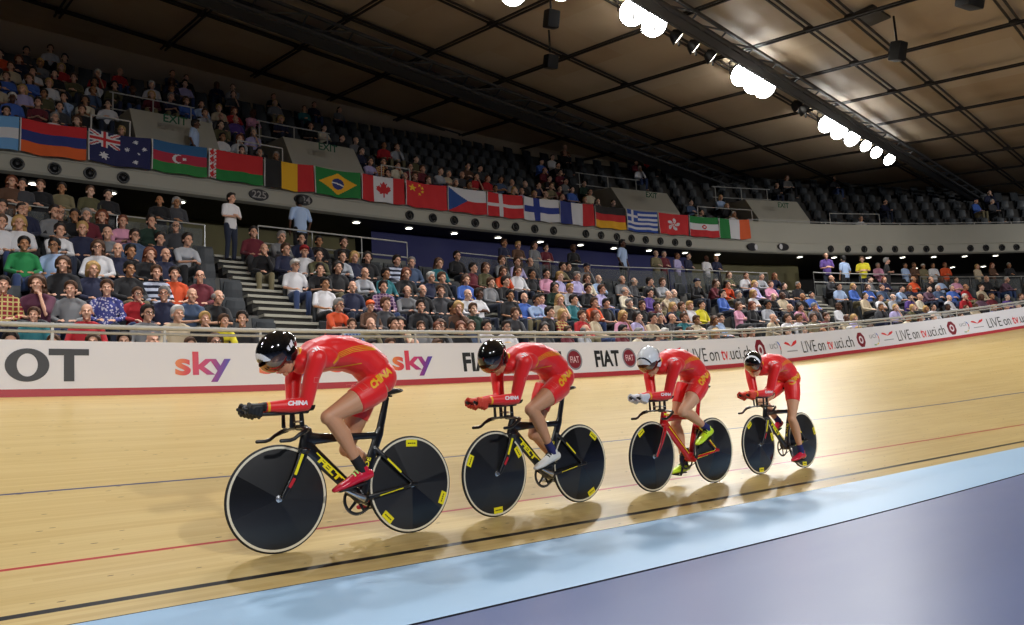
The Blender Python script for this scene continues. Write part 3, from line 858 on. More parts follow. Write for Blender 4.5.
# ------------------------------------------------------------ floodlights on the lighting truss
FLM = mat('floodlight_glow', (255, 253, 246), .3, emit=60.0); FLH = mat('lamp_housing', (30, 30, 32), .5, metal=.3); FLW = mat('white_lamp_glow', (255, 248, 232), .3, emit=6.0)
def lamp(x, y, r, label, m, dim):
    # the point of the truss underside seen at this column
    lo, hi = -10.0, 60.0
    for _ in range(40):
        md = (lo + hi) / 2
        if px(roof_pt(md, 12.9, -1.35))[0] < x: lo = md
        else: hi = md
    u = lo; z0 = -1.35
    pa, pb = px(roof_pt(u, 12.9, -1.35)), px(roof_pt(u, 12.9, -.9)); 
    dz = -1.35 + .45 * (y - pa[1]) / (pb[1] - pa[1]); dz = max(-2.6, min(-.7, dz))
    c = roof_pt(u, 12.9, dz)
    root = empty('floodlight', tuple(c), 0, label, 'floodlight', 'floodlights on the roof truss')
    aim = (Vector((-1.5, 2.0, 0)) + UV(u - 3, 2, 0) * .0 + (UV(u - 6, 0, 0) - c)).normalized() if not dim else Vector((.75, .1, -.65)).normalized()
    q = aim.to_track_quat('Z', 'Y').to_matrix()
    bm = bmesh.new(); lathe(bm, [(r * .45, -r * 1.1), (r * .8, -r * .6), (r * 1.05, 0), (r * 1.05, .03), (r * .98, .03), (r * .98, -.02), (r * .4, -r * .9)], 24, 'Z', closed=True)
    for v in bm.verts: v.co = q @ v.co
    obj('housing', bm, FLH, root)
    bm = bmesh.new(); lathe(bm, [(.001, .05), (r * .6, .04), (r * .97, 0)], 24, 'Z')
    for v in bm.verts: v.co = q @ v.co
    obj('lens', bm, m, root)
    bm = bmesh.new(); top = roof_pt(u, 12.9, -1.0) - c; tube(bm, [Vector((0, 0, r * .9)) if top.z > 0 else Vector((0, 0, 0)), top + Vector((0, 0, .05))], .03, 6)
    s_ = Vector((0, 0, 0)) + q @ Vector((1, 0, 0)) * r * 1.1
    tube(bm, [s_, s_ * .9 + Vector((0, 0, r * 1.1)), -s_ * .9 + Vector((0, 0, r * 1.1)), -s_], .018, 6)
    obj('yoke', bm, FLH, root)
lamps = [(512, -8, .3), (562, -12, .3), (635, 11, .38), (656, 21, .36), (744, 70, .38), (757, 78, .40), (767, 84, .36), (829, 121, .36), (841, 130, .36), (854, 138, .34), (867.5, 145, .25), (878, 152, .27), (891, 157.5, .27)]
where = ['topmost, cut by the upper edge', 'second from the top edge', 'left one of the bright upper pair', 'right one of the bright upper pair', 'left one of the bright middle cluster', 'centre one of the bright middle cluster', 'right one of the bright middle cluster',
         'left one of the bright lower cluster', 'centre one of the bright lower cluster', 'right one of the bright lower cluster', 'third from the low end of the row', 'second from the low end of the row', 'lowest of the whole row']
for (x, y, r), w_ in zip(lamps, where): lamp(x, y, r, 'glaring floodlight on the roof truss, ' + w_, FLM, False)
for (x, y), w_ in zip(((680, 33), (697, 44), (714, 54), (800, 97), (807, 107)), ('left of three dim ones', 'middle of three dim ones', 'right of three dim ones', 'upper one of the dim pair', 'lower one of the dim pair')):
    lamp(x, y, .22, 'small pale spotlight on the roof truss, ' + w_, FLW, True)
# hanging loudspeakers and a roof hatch
SPK = mat('black_loudspeaker', (20, 20, 22), .5)
def speaker(u, v, label, sz=(.7, .6, 1.0)):
    c = roof_pt(u, v, -1.15)
    root = empty('hanging_loudspeaker', tuple(c), 0, label, 'loudspeaker')
    bm = bmesh.new(); R = Matrix.Rotation(.5, 3, 'Z') @ Matrix.Rotation(.3, 3, 'X')
    vs_ = box(bm, (0, 0, 0), sz, R, bevel=.05)
    obj('cabinet', bm, SPK, root)
    bm = bmesh.new(); tube(bm, [Vector((0, 0, .3)), Vector((0, 0, 1.0))], .03, 6); obj('hanger', bm, FLH, root)
def roof_at(x, y, dz):
    best = None
    for u in np.arange(5, 55, .25):
        for v in np.arange(-6, 28, .25):
            q = px(roof_pt(u, v, dz)); e = (q[0] - x) ** 2 + (q[1] - y) ** 2
            if best is None or e < best[0]: best = (e, u, v)
    return best[1], best[2]
u_, v_ = roof_at(896, 53, -1.15); speaker(u_, v_, 'black loudspeaker hanging under the roof above the right stand', (.34, .32, .5))
u_, v_ = roof_at(972, 1, -1.15); speaker(u_, v_, 'black loudspeaker cut by the top edge at right', (.6, .35, .25))
u_, v_ = roof_at(553, 18, -1.15); speaker(u_, v_, 'dark loudspeaker under the roof near the top centre', (.34, .3, .45))
u_, v_ = roof_at(552, 64, -1.15); speaker(u_, v_, 'dark loudspeaker under the middle of the roof', (.36, .32, .4))
u_, v_ = roof_at(870, 17, -.05)
bm = bmesh.new(); box(bm, (0, 0, 0), (1.0, .6, .1), Matrix.Rotation(PI / 2 - A0, 3, 'Z'), bevel=.02)
o = obj('roof_hatch', bm, mat('dark_hatch', (70, 66, 60), .6)); o.location = roof_pt(u_, v_, -.07); tag(o, 'dark rectangular hatch in the tan roof panels at top right', 'roof hatch')
# ------------------------------------------------------------ bicycles
def track_hit(x, y):
    r = (x - CX) * CAM_R - (y - CY) * CAM_U + F_PX * _fw
    lo, hi = 1.0, 30.0
    def f(k):
        p = CAM_P + r * (k / F_PX); u, v = p.dot(T), p.dot(N)
        return p.z - track_z(u - U0, v - V0)
    for _ in range(60):
        m = (lo + hi) / 2
        if f(m) > 0: lo = m
        else: hi = m
    return CAM_P + r * (lo / F_PX)
WB = .97
def ground(p):
    q = Vector(p); q.z = track_z(q.dot(T) - U0, q.dot(N) - V0); return q
BLACKC = mat('gloss_black_carbon', (16, 16, 18), .28, coat=.4); MATTB = mat('satin_black', (20, 20, 22), .45)
REDC = mat('gloss_red_carbon', (190, 18, 22), .25, coat=.5); YELC = mat('bright_yellow_paint', (238, 222, 20), .4)
CREAM = mat('cream_rim_band', (222, 212, 186), .5); TYRE = mat('black_tyre', (24, 24, 24), .6); ALLOY = mat('polished_alloy', (200, 202, 206), .22, metal=.9)
CHAINM = mat('dull_chain_steel', (96, 92, 86), .4, metal=.8); WHP = mat('white_gloss', (226, 228, 232), .2, coat=.5)
def disc_material(seed):
    m = mat('lenticular_carbon_%d' % seed, (18, 18, 20), .3, spec=.5); t = NT(m)
    tc = t.n('TexCoord'); sp = t.n('SeparateXYZ'); t.l(tc.outputs['Object'], sp.inputs[0])
    an = t.math('ARCTAN2', sp.outputs[2], sp.outputs[0])
    k = t.math('FLOOR', t.math('ADD', t.math('MULTIPLY', an, 7 / (2 * PI)), seed * .37))
    cb = t.n('CombineXYZ'); t.l(k, cb.inputs[0]); cb.inputs[1].default_value = seed
    wn = t.n('TexWhiteNoise', noise_dimensions='2D'); t.l(cb.outputs[0], wn.inputs['Vector'])
    c = t.mix(wn.outputs['Value'], rgb(8, 8, 9), rgb(33, 32, 32)); t.l(c, t.b.inputs['Base Color'])  # sector tones: weave variation plus facet reflections painted into the colour
    t.l(t.math('ADD', .22, t.math('MULTIPLY', wn.outputs['Value'], .3)), t.b.inputs['Roughness'])
    t.b.inputs['Coat Weight'].default_value = .35; t.b.inputs['Coat Roughness'].default_value = .12
    return m
V3 = lambda x, y, z: Vector((x, y, z))
def make_wheel(name, c, parent, seed, stickers, band=.0):
    R = .335
    bm = bmesh.new()
    lathe(bm, [(R - .014 + .0125 * math.cos(a), .0115 * math.sin(a)) for a in [2 * PI * i / 12 for i in range(12)]], 72, 'Y', closed=True)
    w = obj(name, bm, TYRE, parent); w.location = c
    bm = bmesh.new()
    prof = [(R - .026, -.0105), (R - .05, -.0125), (.24, -.017), (.12, -.022), (.035, -.025), (.001, -.025)]
    prof = list(prof) + [(r, -h) for r, h in reversed(prof)]
    lathe(bm, prof, 72, 'Y'); obj('disc', bm, disc_material(seed), w)
    bm = bmesh.new()
    for sg in (1, -1):
        lathe(bm, [(R - .0135, sg * .0121), (R - .019, sg * .0128), (R - .0265 - band, sg * .0118), (R - .0265 - band, sg * .0095), (R - .0135, sg * .0095)], 72, 'Y', closed=True)
    obj('rim_band', bm, CREAM, w)
    bm = bmesh.new(); lathe(bm, [(.001, -.052), (.009, -.052), (.009, -.03), (.022, -.027), (.022, .027), (.009, .03), (.009, .052), (.001, .052)], 20, 'Y'); obj('hub', bm, ALLOY, w)
    for a in stickers:
        a = math.radians(a); bm = bmesh.new(); rr = .283
        er = V3(math.cos(a), 0, math.sin(a)); et = V3(-math.sin(a), 0, math.cos(a)); g = []
        for i in range(5):
            row = []
            for j in range(3):
                r = rr - .024 + .024 * j; q = er * r + et * (-.045 + .0225 * i); L = q.length
                y = .0125 + (R - .05 - L) * .022 * (1 if L < R - .05 else .5) + .0022
                row.append(bm.verts.new(q + V3(0, y, 0)))
            g.append(row)
        for i in range(4):
            for j in range(2): bm.faces.new((g[i][j], g[i + 1][j], g[i + 1][j + 1], g[i][j + 1]))
        s_ = obj('yellow_sticker', bm, YELC, w)
        bm = bmesh.new()
        for k_ in range(4):
            box(bm, er * (rr - .001) + et * (-.024 + .016 * k_) + V3(0, .0165, 0), (.007, .0016, .012), Matrix.Rotation(-a, 3, 'Y'))
        obj('sticker_print', bm, MATTB, s_, smooth=False)
    return w
def project_text(name, txt, bvh, o2, dx, h, m, parent, bold=.02, length=None, off=.0022, ydir=-1, res=2, italic=0.0):
    """letters laid on a surface as seen from the bike's left side; o2 = (x, z) start, dx = unit reading direction in (x, z)"""
    V2, F, w, y0, y1 = text_geo(txt, bold, res); k = h / (y1 - y0); kx = k if length is None else length / w
    up = (-dx[1] * -1, dx[0] * -1)                                   # reading left to right runs towards -x
    bm = bmesh.new(); vs_ = [bm.verts.new((a, b, 0)) for a, b in V2]
    for f in F:
        try: bm.faces.new([vs_[i] for i in f])
        except ValueError: pass
    bmesh.ops.subdivide_edges(bm, edges=[e for e in bm.edges if e.calc_length() > .25], cuts=2, use_grid_fill=True)
    bmesh.ops.triangulate(bm, faces=bm.faces)
    for v in bm.verts:
        a, b = v.co.x * kx + italic * (v.co.y - y0) * k, (v.co.y - y0) * k
        x = o2[0] + dx[0] * a + up[0] * b; z = o2[1] + dx[1] * a + up[1] * b
        hit = bvh.ray_cast(V3(x, -ydir * .8, z), V3(0, ydir, 0))
        v.co = (hit[0] + hit[1] * off) if hit[0] else V3(x, 9, z)
    bmesh.ops.delete(bm, geom=[f for f in bm.faces if any(e.calc_length() > .035 for e in f.edges)], context='FACES')
    return obj(name, bm, m, parent, smooth=False)
def ribbon(name, bvh, pts, w, m, parent, off=.002, n=10, y0=.8):
    P2 = []
    for (a, b) in zip(pts, pts[1:]):
        for i in range(n): P2.append((a[0] + (b[0] - a[0]) * i / n, a[1] + (b[1] - a[1]) * i / n))
    P2.append(pts[-1]); V = []
    for i, p in enumerate(P2):
        q = P2[min(i + 1, len(P2) - 1)]; r = P2[max(i - 1, 0)]; dx, dz = q[0] - r[0], q[1] - r[1]; L = math.hypot(dx, dz) or 1
        for sg in (-1, 1):
            x, z = p[0] - dz / L * w / 2 * sg, p[1] + dx / L * w / 2 * sg
            hit = bvh.ray_cast(V3(x, y0, z), V3(0, -1, 0)); V.append((hit[0] + hit[1] * off) if hit[0] else (V[-2] if len(V) > 1 else V3(x, 0, z)))
    F = [(2 * i, 2 * i + 1, 2 * i + 3, 2 * i + 2) for i in range(len(P2) - 1)]
    return raw(name, V, F, m, parent, smooth=True)
def bvh_of(me): return BVHTree.FromPolygons([v.co for v in me.vertices], [tuple(p.vertices) for p in me.polygons])
_frame_me = {}
def frame_mesh():
    if 'f' not in _frame_me:
        bm = bmesh.new(); L = lambda pts, rad, n=14: limb(bm, [V3(*p) for p in pts], rad, n=n)
        L([(.760, 0, .752), (.775, 0, .70), (.800, 0, .625)], [(.021, .032), (.022, .038), (.02, .03)])
        L([(.775, 0, .695), (.70, 0, .69), (.55, 0, .688), (.245, 0, .688)], [(.02, .048), (.018, .038), (.015, .027), (.015, .024)])
        L([(.785, 0, .655), (.70, 0, .575), (.53, 0, .41), (.395, 0, .275)], [(.022, .05), (.02, .046), (.02, .042), (.024, .04)])
        L([(.385, 0, .265), (.345, 0, .40), (.30, 0, .55), (.235, 0, .70), (.222, 0, .735)], [(.022, .034), (.016, .036), (.015, .036), (.015, .036), (.014, .03)])
        L([(.385, -.042, .27), (.385, .042, .27)], [.03, .03])
        for y in (-1, 1):
            L([(.37, y * .030, .275), (.25, y * .040, .295), (.0, y * .052, .333)], [(.008, .02), (.008, .016), (.007, .012)])
            L([(.275, y * .012, .60), (.22, y * .034, .545), (.10, y * .046, .425), (.0, y * .052, .337)], [(.010, .018), (.008, .016), (.007, .013), (.006, .01)])
            L([(-.03, y * .052, .335), (.03, y * .052, .335)], [(.006, .016), (.006, .016)])
        _frame_me['f'] = fuse(bm, .0045, 4, .5)
        bm = bmesh.new()
        limb(bm, [V3(.800, -.05, .622), V3(.800, .05, .622)], [(.034, .018), (.034, .018)], side=V3(1, 0, 0))
        for y in (-1, 1):
            limb(bm, [V3(.802, y * .048, .63), V3(.83, y * .05, .56), V3(.88, y * .051, .46), V3(.962, y * .052, .335)], [(.009, .032), (.008, .03), (.007, .024), (.006, .014)])
        _frame_me['k'] = fuse(bm, .0045, 3, .5)
    return _frame_me
def make_bike(label, seeds, st_f, st_r, theta, red=False, band=(0, 0)):
    root = empty('track_bicycle', (0, 0, 0), 0, label, 'bicycle', 'four track bicycles of the pursuit team')
    fm = frame_mesh(); FMt = REDC if red else BLACKC
    me = fm['f'].copy(); fr = link_mesh('frame', me, FMt, root)
    me2 = fm['k'].copy(); fk = link_mesh('fork', me2, FMt, root)
    bv = bvh_of(fm['f']); bk = bvh_of(fm['k'])
    ty = YELC
    if not red:
        project_text('frame_lettering', 'FELT', bv, (.705, .545), (-.707, -.707), .040, ty, fr, .05, length=.205, italic=.1)
        ribbon('frame_stripe', bv, [(.71, .60), (.46, .36)], .008, ty, fr)
        project_text('frame_lettering', 'BLADE', bv, (.367, .395), (-.36, .93), .028, ty, fr, .03, length=.155)
        ribbon('frame_stripe', bv, [(.20, .525), (.10, .425)], .012, ty, fr)
        ribbon('frame_stripe', bv, [(.27, .285), (.09, .318)], .006, ty, fr)
        ribbon('fork_stripe', bk, [(.822, .60), (.875, .475)], .018, ty, fk)
        ribbon('fork_stripe', bk, [(.88, .455), (.915, .40)], .020, mat('red_fork_print', (190, 30, 40), .4), fk)
    else:
        ribbon('frame_stripe', bv, [(.72, .605), (.43, .33)], .010, ty, fr)
        ribbon('frame_stripe', bv, [(.36, .28), (.03, .328)], .026, ty, fr)
        ribbon('frame_stripe', bv, [(.25, .575), (.03, .362)], .014, ty, fr)
        ribbon('frame_stripe', bv, [(.785, .73), (.70, .72)], .018, ty, fr)
        ribbon('fork_stripe', bk, [(.845, .57), (.93, .385)], .010, mat('dark_fork_slot', (40, 14, 14), .5), fk)
    w1 = make_wheel('front_wheel', V3(WB, 0, .335), root, seeds[0], st_f, band[0]); w2 = make_wheel('rear_wheel', V3(0, 0, .335), root, seeds[1], st_r, band[1])
    bm = bmesh.new(); limb(bm, [V3(.228, 0, .72), V3(.20, 0, .82), V3(.165, 0, .945)], [(.011, .030), (.011, .028), (.011, .022)], round_=False)
    limb(bm, [V3(.13, 0, .952), V3(.23, 0, .952)], [(.016, .008), (.016, .008)])
    obj('seat_post', bm, FMt if red else BLACKC, root)
    bm = bmesh.new()
    limb(bm, [V3(.07, 0, .988), V3(.115, 0, .985), V3(.185, 0, .975), V3(.25, 0, .97), V3(.325, 0, .965)], [(.066, .016), (.064, .022), (.038, .022), (.024, .018), (.017, .012)])
    obj('saddle', bm, MATTB, root)
    # bars
    bm = bmesh.new()
    limb(bm, [V3(.775, 0, .765), V3(.83, 0, .768)], [(.022, .02), (.02, .018)])
    obj('stem', bm, MATTB, root)
    bm = bmesh.new()
    limb(bm, [V3(.835, -.16, .755), V3(.825, -.08, .765), V3(.825, .08, .765), V3(.835, .16, .755)], [(.02, .010)] * 4, side=V3(1, 0, 0))
    for y in (-1, 1):
        limb(bm, [V3(.83, y * .155, .757), V3(.855, y * .185, .747), V3(.90, y * .19, .725), V3(.935, y * .19, .700), V3(.965, y * .19, .692), V3(1.02, y * .19, .692)], [(.010, .016), (.010, .016), (.012, .012), .012, .0125, .012], n=10)
    obj('base_bar', bm, BLACKC, root)
    for y in (-1, 1):
        bm = bmesh.new()
        limb(bm, [V3(.79, y * .07, .866), V3(.95, y * .062, .862), V3(1.08, y * .055, .862), V3(1.14, y * .05, .872), V3(1.195, y * .048, .898)], [.0115] * 5, n=12)
        limb(bm, [V3(.825, y * .065, .765), V3(.83, y * .066, .862)], [(.013, .017), (.013, .014)], n=10)
        if y == 1 or True: limb(bm, [V3(.895, y * .06, .775), V3(.895, y * .064, .858)], [(.008, .014), (.008, .012)], n=10)
        ex = obj('aero_extension', bm, BLACKC, root)
        bm = bmesh.new(); g = []
        for i in range(7):
            x = .765 + .095 * i / 6; row = []
            for j in range(9):
                a = math.radians(-75 + 150 * j / 8); rr = .047
                row.append(bm.verts.new(V3(x, y * .092 + rr * math.sin(a), .912 - rr * math.cos(a) + .002 * abs(i - 3))))
            g.append(row)
        for i in range(6):
            for j in range(8): bm.faces.new((g[i][j], g[i][j + 1], g[i + 1][j + 1], g[i + 1][j]))
        bmesh.ops.solidify(bm, geom=bm.faces[:], thickness=.006)
        obj('arm_rest', bm, MATTB, root)
    bm = bmesh.new(); limb(bm, [V3(.83, -.07, .805), V3(.83, .07, .805)], [(.012, .008)] * 2, side=V3(1, 0, 0)); obj('bar_clamp', bm, ALLOY if not red else WHP, root)
    # drivetrain on the right side (-y)
    bbx, bbz = .385, .27
    bm = bmesh.new(); nT = 50; ro, ri = .104, .088; yc = -.050
    vr = []
    for yy in (yc - .002, yc + .002):
        o_, i_ = [], []
        for i in range(nT * 4):
            a = 2 * PI * i / (nT * 4); r = ro + (.004 if i % 4 in (1, 2) else -.002)
            o_.append(bm.verts.new(V3(bbx + r * math.cos(a), yy, bbz + r * math.sin(a)))); i_.append(bm.verts.new(V3(bbx + ri * math.cos(a), yy, bbz + ri * math.sin(a))))
        vr.append((o_, i_))
    n4 = nT * 4
    for i in range(n4):
        j = (i + 1) % n4
        bm.faces.new((vr[0][0][i], vr[0][0][j], vr[0][1][j], vr[0][1][i])); bm.faces.new((vr[1][0][i], vr[1][1][i], vr[1][1][j], vr[1][0][j]))
        bm.faces.new((vr[0][0][i], vr[1][0][i], vr[1][0][j], vr[0][0][j])); bm.faces.new((vr[0][1][i], vr[0][1][j], vr[1][1][j], vr[1][1][i]))
    for k in range(5):
        a = 2 * PI * k / 5 + theta
        limb(bm, [V3(bbx, yc, bbz), V3(bbx + .09 * math.cos(a), yc, bbz + .09 * math.sin(a))], [(.006, .014), (.004, .009)], n=8, round_=False)
    obj('chainring', bm, MATTB, root, smooth=False)
    bm = bmesh.new(); pts = []
    cr, rr = .105, .032
    for i in range(25): a = PI / 2 - PI * i / 24 + .1; pts.append(V3(bbx + cr * math.cos(a), yc, bbz + cr * math.sin(a)))
    for i in range(13): a = -PI / 2 - PI * i / 12 + .1; pts.append(V3(rr * math.cos(a), yc, .335 + rr * math.sin(a)))
    rings = []
    m_ = len(pts)
    for i in range(m_):
        t = (pts[(i + 1) % m_] - pts[i - 1]).normalized(); u = t.cross(V3(0, 1, 0)).normalized()
        rings.append([pts[i] + u * a + V3(0, b, 0) for a, b in ((.004, .003), (-.004, .003), (-.004, -.003), (.004, -.003))])
    rings.append(rings[0]); loft(bm, rings, cap=False); obj('chain', bm, CHAINM, root, smooth=False)
    bm = bmesh.new(); lathe(bm, [(.001, yc - .003), (.030, yc - .003), (.030, yc + .003), (.001, yc + .003)], 24, 'Y', c=(0, 0, .335)); obj('sprocket', bm, CHAINM, root)
    for sg, th in ((1, theta), (-1, theta + PI)):
        y = sg * .068; e = V3(bbx + .17 * math.cos(th), y + sg * .008, bbz + .17 * math.sin(th))
        bm = bmesh.new(); limb(bm, [V3(bbx, y - sg * .012, bbz), V3(bbx, y, bbz) + (e - V3(bbx, y, bbz)) * .1, V3(bbx, y, bbz) + (e - V3(bbx, y, bbz)) * .5, e], [(.008, .020), (.008, .020), (.007, .015), (.007, .013)], n=12)
        obj('crank_arm', bm, ALLOY if not red else MATTB, root)
        bm = bmesh.new(); limb(bm, [e, e + V3(0, sg * .02, 0)], [.006, .006], n=8); box(bm, e + V3(.002, sg * .052, 0), (.078, .055, .014), Matrix.Rotation(-.15, 3, 'Y'), bevel=.004)
        obj('pedal', bm, MATTB, root)
    return root
# ------------------------------------------------------------ cyclists
SKIN = {}
def skin_mat(key, c):
    if key in SKIN: return SKIN[key]
    m = mat('skin_' + key, c, .5, noise=(14, .06)); m.node_tree.nodes['Principled BSDF'].inputs['Subsurface Weight'].default_value = .08
    m.node_tree.nodes['Principled BSDF'].inputs['Subsurface Radius'].default_value = (.02, .008, .004)
    SKIN[key] = m; return m
SKR = skin_mat('tan', (198, 144, 108)); SKR2 = skin_mat('light_tan', (212, 160, 124))
LYCRA = mat('red_lycra', (230, 24, 24), .42, sheen=.3, spec=.5); GOLD = mat('gold_print', (236, 172, 30), .5); WHT = mat('white_print', (236, 226, 226), .5)
LYCD = mat('dark_red_lycra', (150, 12, 18), .45)
HAIRB = mat('black_hair', (22, 18, 16), .55)
def two_bone(a, b, l1, l2, fwd):
    """middle joint in the xz plane sense: bends towards fwd"""
    d = b - a; D = min(d.length, l1 + l2 - .004); e = d.normalized()
    x = (l1 * l1 - l2 * l2 + D * D) / (2 * D); h = math.sqrt(max(l1 * l1 - x * x, 0))
    f = (fwd - e * fwd.dot(e)).normalized()
    return a + e * x + f * h
def make_cyclist(label, theta, helmet, glove, sock, shoe, skin=SKR, pitch=50, hyaw=0, sc=1.0, laces=None, slim=1.0, headup=0.0):
    legs = []
    for sg, th in ((1, theta), (-1, theta + PI)):
        ped = V3(.385 + .17 * math.cos(th), sg * .125, .27 + .17 * math.sin(th) + .012)
        tilt = .18 + .16 * math.cos(th - 1.9)                    # heel lift
        foot = V3(math.cos(-tilt), 0, math.sin(-tilt)); up = V3(math.sin(tilt), 0, math.cos(tilt))
        ankle = ped - foot * .115 + up * .105; ankle.y = sg * .118
        hip = V3(.280, sg * .085, 1.01)
        knee = two_bone(hip, ankle, .425, .405, V3(1, sg * .06, 0)); knee.y = sg * .112
        legs.append(dict(sg=sg, ped=ped, foot=foot, up=up, ankle=ankle, hip=hip, knee=knee))
    hc = V3(.935, 0, 1.240 + headup)
    Rh = Matrix.Rotation(math.radians(hyaw), 3, 'Z') @ Matrix.Rotation(math.radians(pitch), 3, 'Y')
    H = lambda x, y, z: hc + Rh @ V3(x, y, z)
    sh = [V3(.765, sg * .166, 1.190) for sg in (1, -1)]; el = [V3(.812, sg * .100, .912) for sg in (1, -1)]; wr = [V3(1.055, sg * .062, .905) for sg in (1, -1)]
    def torso(bm, o):
        limb(bm, [V3(.225, 0, 1.095), V3(.275, 0, 1.15), V3(.35, 0, 1.212), V3(.48, 0, 1.252), V3(.61, 0, 1.252), V3(.71, 0, 1.222), V3(.79, 0, 1.190)],
             [(.135, .095), (.152, .122), (.145, .120), (.148, .120), (.162, .120), (.162, .112), (.108, .078)], n=20, off=o)
        for sg in (1, -1):
            ellipsoid(bm, (.235, sg * .078, 1.078), (.100 + o, .086 + o, .108 + o))
            ellipsoid(bm, (.735, sg * .13, 1.21), (.07 + o, .075 + o, .068 + o)); ellipsoid(bm, (.70, sg * .145, 1.205), (.10 + o, .055 + o, .07 + o))
            ellipsoid(bm, (.60, sg * .085, 1.30), (.11 + o, .06 + o, .05 + o), Matrix.Rotation(.1, 3, 'Y'))
    def arm(bm, i, o, a=0.0, b=1.0):
        limb(bm, [sh[i] + V3(-.01, 0, .01), sh[i] * .6 + el[i] * .4 + V3(.006, 0, 0), el[i]], [.060, .052, .043], off=o)
        limb(bm, [el[i], el[i] * .65 + wr[i] * .35 + V3(0, 0, -.002), wr[i]], [.043, .044, .030], off=o)
    def thigh(bm, L, o, t=1.0):
        a, b = L['hip'], L['knee']; pts, rad = [], []
        q_ = .82 if t == 1 else 1.0
        for k, r in ((0, .098 * q_), (.25, .096 * q_), (.5, .084), (.75, .066), (.93, .054), (1.0, .050)):
            if k <= t + 1e-6: pts.append(a + (b - a) * k + V3(0, L['sg'] * .012 * math.sin(k * PI), 0)); rad.append((r * .92 * slim, r * slim))
        if t < 1:
            k = t; r = .096 - .046 * (t - .25) / .75; pts.append(a + (b - a) * k + V3(0, L['sg'] * .012 * math.sin(k * PI), 0)); rad.append((r * .92 * slim, r * slim))
        limb(bm, pts, rad, n=16, off=o, round_=(t >= 1))
    # body: one continuous surface
    bm = bmesh.new(); torso(bm, -.007)
    for i in (0, 1): arm(bm, i, -.006)
    for L in legs:
        thigh(bm, L, -.001)
        k, a = L['knee'], L['ankle']; e = (a - k); back = V3(-e.z, 0, e.x).normalized() * (1 if V3(-e.z, 0, e.x).x < 0 else -1)
        ellipsoid(bm, k - back * .010, (.048 * slim, .046 * slim, .05 * slim))
        limb(bm, [k, k + e * .18 + back * .012, k + e * .38 + back * .016, k + e * .62 + back * .006, k + e * .85, a], [(.046, .048), (.052, .054), (.050, .056), (.038, .042), (.030, .032), (.032, .034)], n=14)
        limb(bm, [a + L['foot'] * -.035 - L['up'] * .045, a + L['foot'] * .04 - L['up'] * .05, L['ped'] + L['foot'] * .05 + L['up'] * .02], [(.028, .03), (.034, .03), (.036, .018)], n=10)
    limb(bm, [V3(.75, 0, 1.19), V3(.82, 0, 1.225), H(-.035, 0, -.03)], [.068, .060, .056], n=14)
    # head
    ellipsoid(bm, H(-.012, 0, .035), (.098, .078, .088), Rh, 20, 14)
    ellipsoid(bm, H(.030, 0, -.040), (.066, .060, .080), Rh, 20, 14)
    limb(bm, [H(.052, 0, -.100), H(.072, 0, -.108)], [(.026, .022), (.020, .018)])                      # chin
    for sg in (1, -1):
        limb(bm, [H(-.02, sg * .056, -.045), H(.015, sg * .050, -.082), H(.05, sg * .028, -.104)], [.020, .018, .016])   # jaw
        ellipsoid(bm, H(.060, sg * .040, -.030), (.026, .022, .022), Rh)                               # cheek
        ellipsoid(bm, H(.082, sg * .030, .022), (.018, .026, .012), Rh)                                # brow
        ellipsoid(bm, H(-.012, sg * .078, -.012), (.020, .010, .032), Rh)                              # ear
        ellipsoid(bm, H(.098, sg * .010, -.034), (.009, .009, .008), Rh)
    limb(bm, [H(.090, 0, .010), H(.102, 0, -.014), H(.112, 0, -.032)], [(.009, .009), (.010, .010), (.013, .010)])   # nose
    limb(bm, [H(.084, -.022, -.064), H(.095, 0, -.062), H(.084, .022, -.064)], [.007, .010, .007])
    limb(bm, [H(.082, -.018, -.076), H(.092, 0, -.076), H(.082, .018, -.076)], [.007, .010, .007])
    # hands
    def hand(bm, i, o):
        sg = 1 if i == 0 else -1; bar = lambda x: V3(x, sg * .052, .866 + max(0, x - 1.10) * .3)
        limb(bm, [wr[i] + V3(-.03, 0, 0), wr[i] + V3(.02, 0, .001), V3(1.098, sg * .064, .905), V3(1.14, sg * .064, .905)], [(.026, .026), (.026, .026), (.034, .022), (.030, .020)], n=12, off=o)
        for f in range(4):
            x = 1.098 + .0235 * f; c = bar(x); ln = (.92, 1.0, .96, .8)[3 - f] if f else .85; pts = []
            for a, r in ((70, .036), (20, .036), (-35, .032), (-85, .029), (-85 - 60 * ln, .026)):
                aa = math.radians(a); pts.append(c + V3(.012 * (1 - a / 70) * .2, sg * r * math.cos(aa), r * math.sin(aa) + .004))
            limb(bm, pts, [.0105, .0105, .0098, .009, .008], n=8, off=o)
        limb(bm, [V3(1.075, sg * .045, .905), V3(1.105, sg * .036, .912), V3(1.135, sg * .036, .910), V3(1.158, sg * .040, .905)], [.013, .012, .010, .009], n=8, off=o)
    for i in (0, 1): hand(bm, i, -.002)
    me = fuse(bm, .0055, 5, .5)
    body = link_mesh('cyclist', me, skin, None); tag(body, label, 'person', 'four cyclists in a pursuit line')
    # suit
    bm = bmesh.new(); torso(bm, .002)
    for i in (0, 1): arm(bm, i, .002)
    for L in legs: thigh(bm, L, .005, .50)
    limb(bm, [V3(.74, 0, 1.205), V3(.80, 0, 1.22), V3(.83, 0, 1.225)], [.082, .070, .064], n=14, round_=False)
    sm = fuse(bm, .0055, 12, .5)
    suit = link_mesh('skinsuit', sm, LYCRA, body); sb = bvh_of(sm)
    project_text('hip_lettering', 'CHINA', sb, (.375, .985), (-.82, .57), .052, GOLD, suit, .06, length=.205, italic=.25)
    project_text('sleeve_lettering', 'CHINA', sb, (.945, .905), (-1, .0), .030, WHT, suit, .05, length=.125, italic=.2)
    project_text('shoulder_mark', 'III', sb, (.80, 1.235), (-.95, .3), .022, WHT, suit, .03, length=.05, italic=.6)
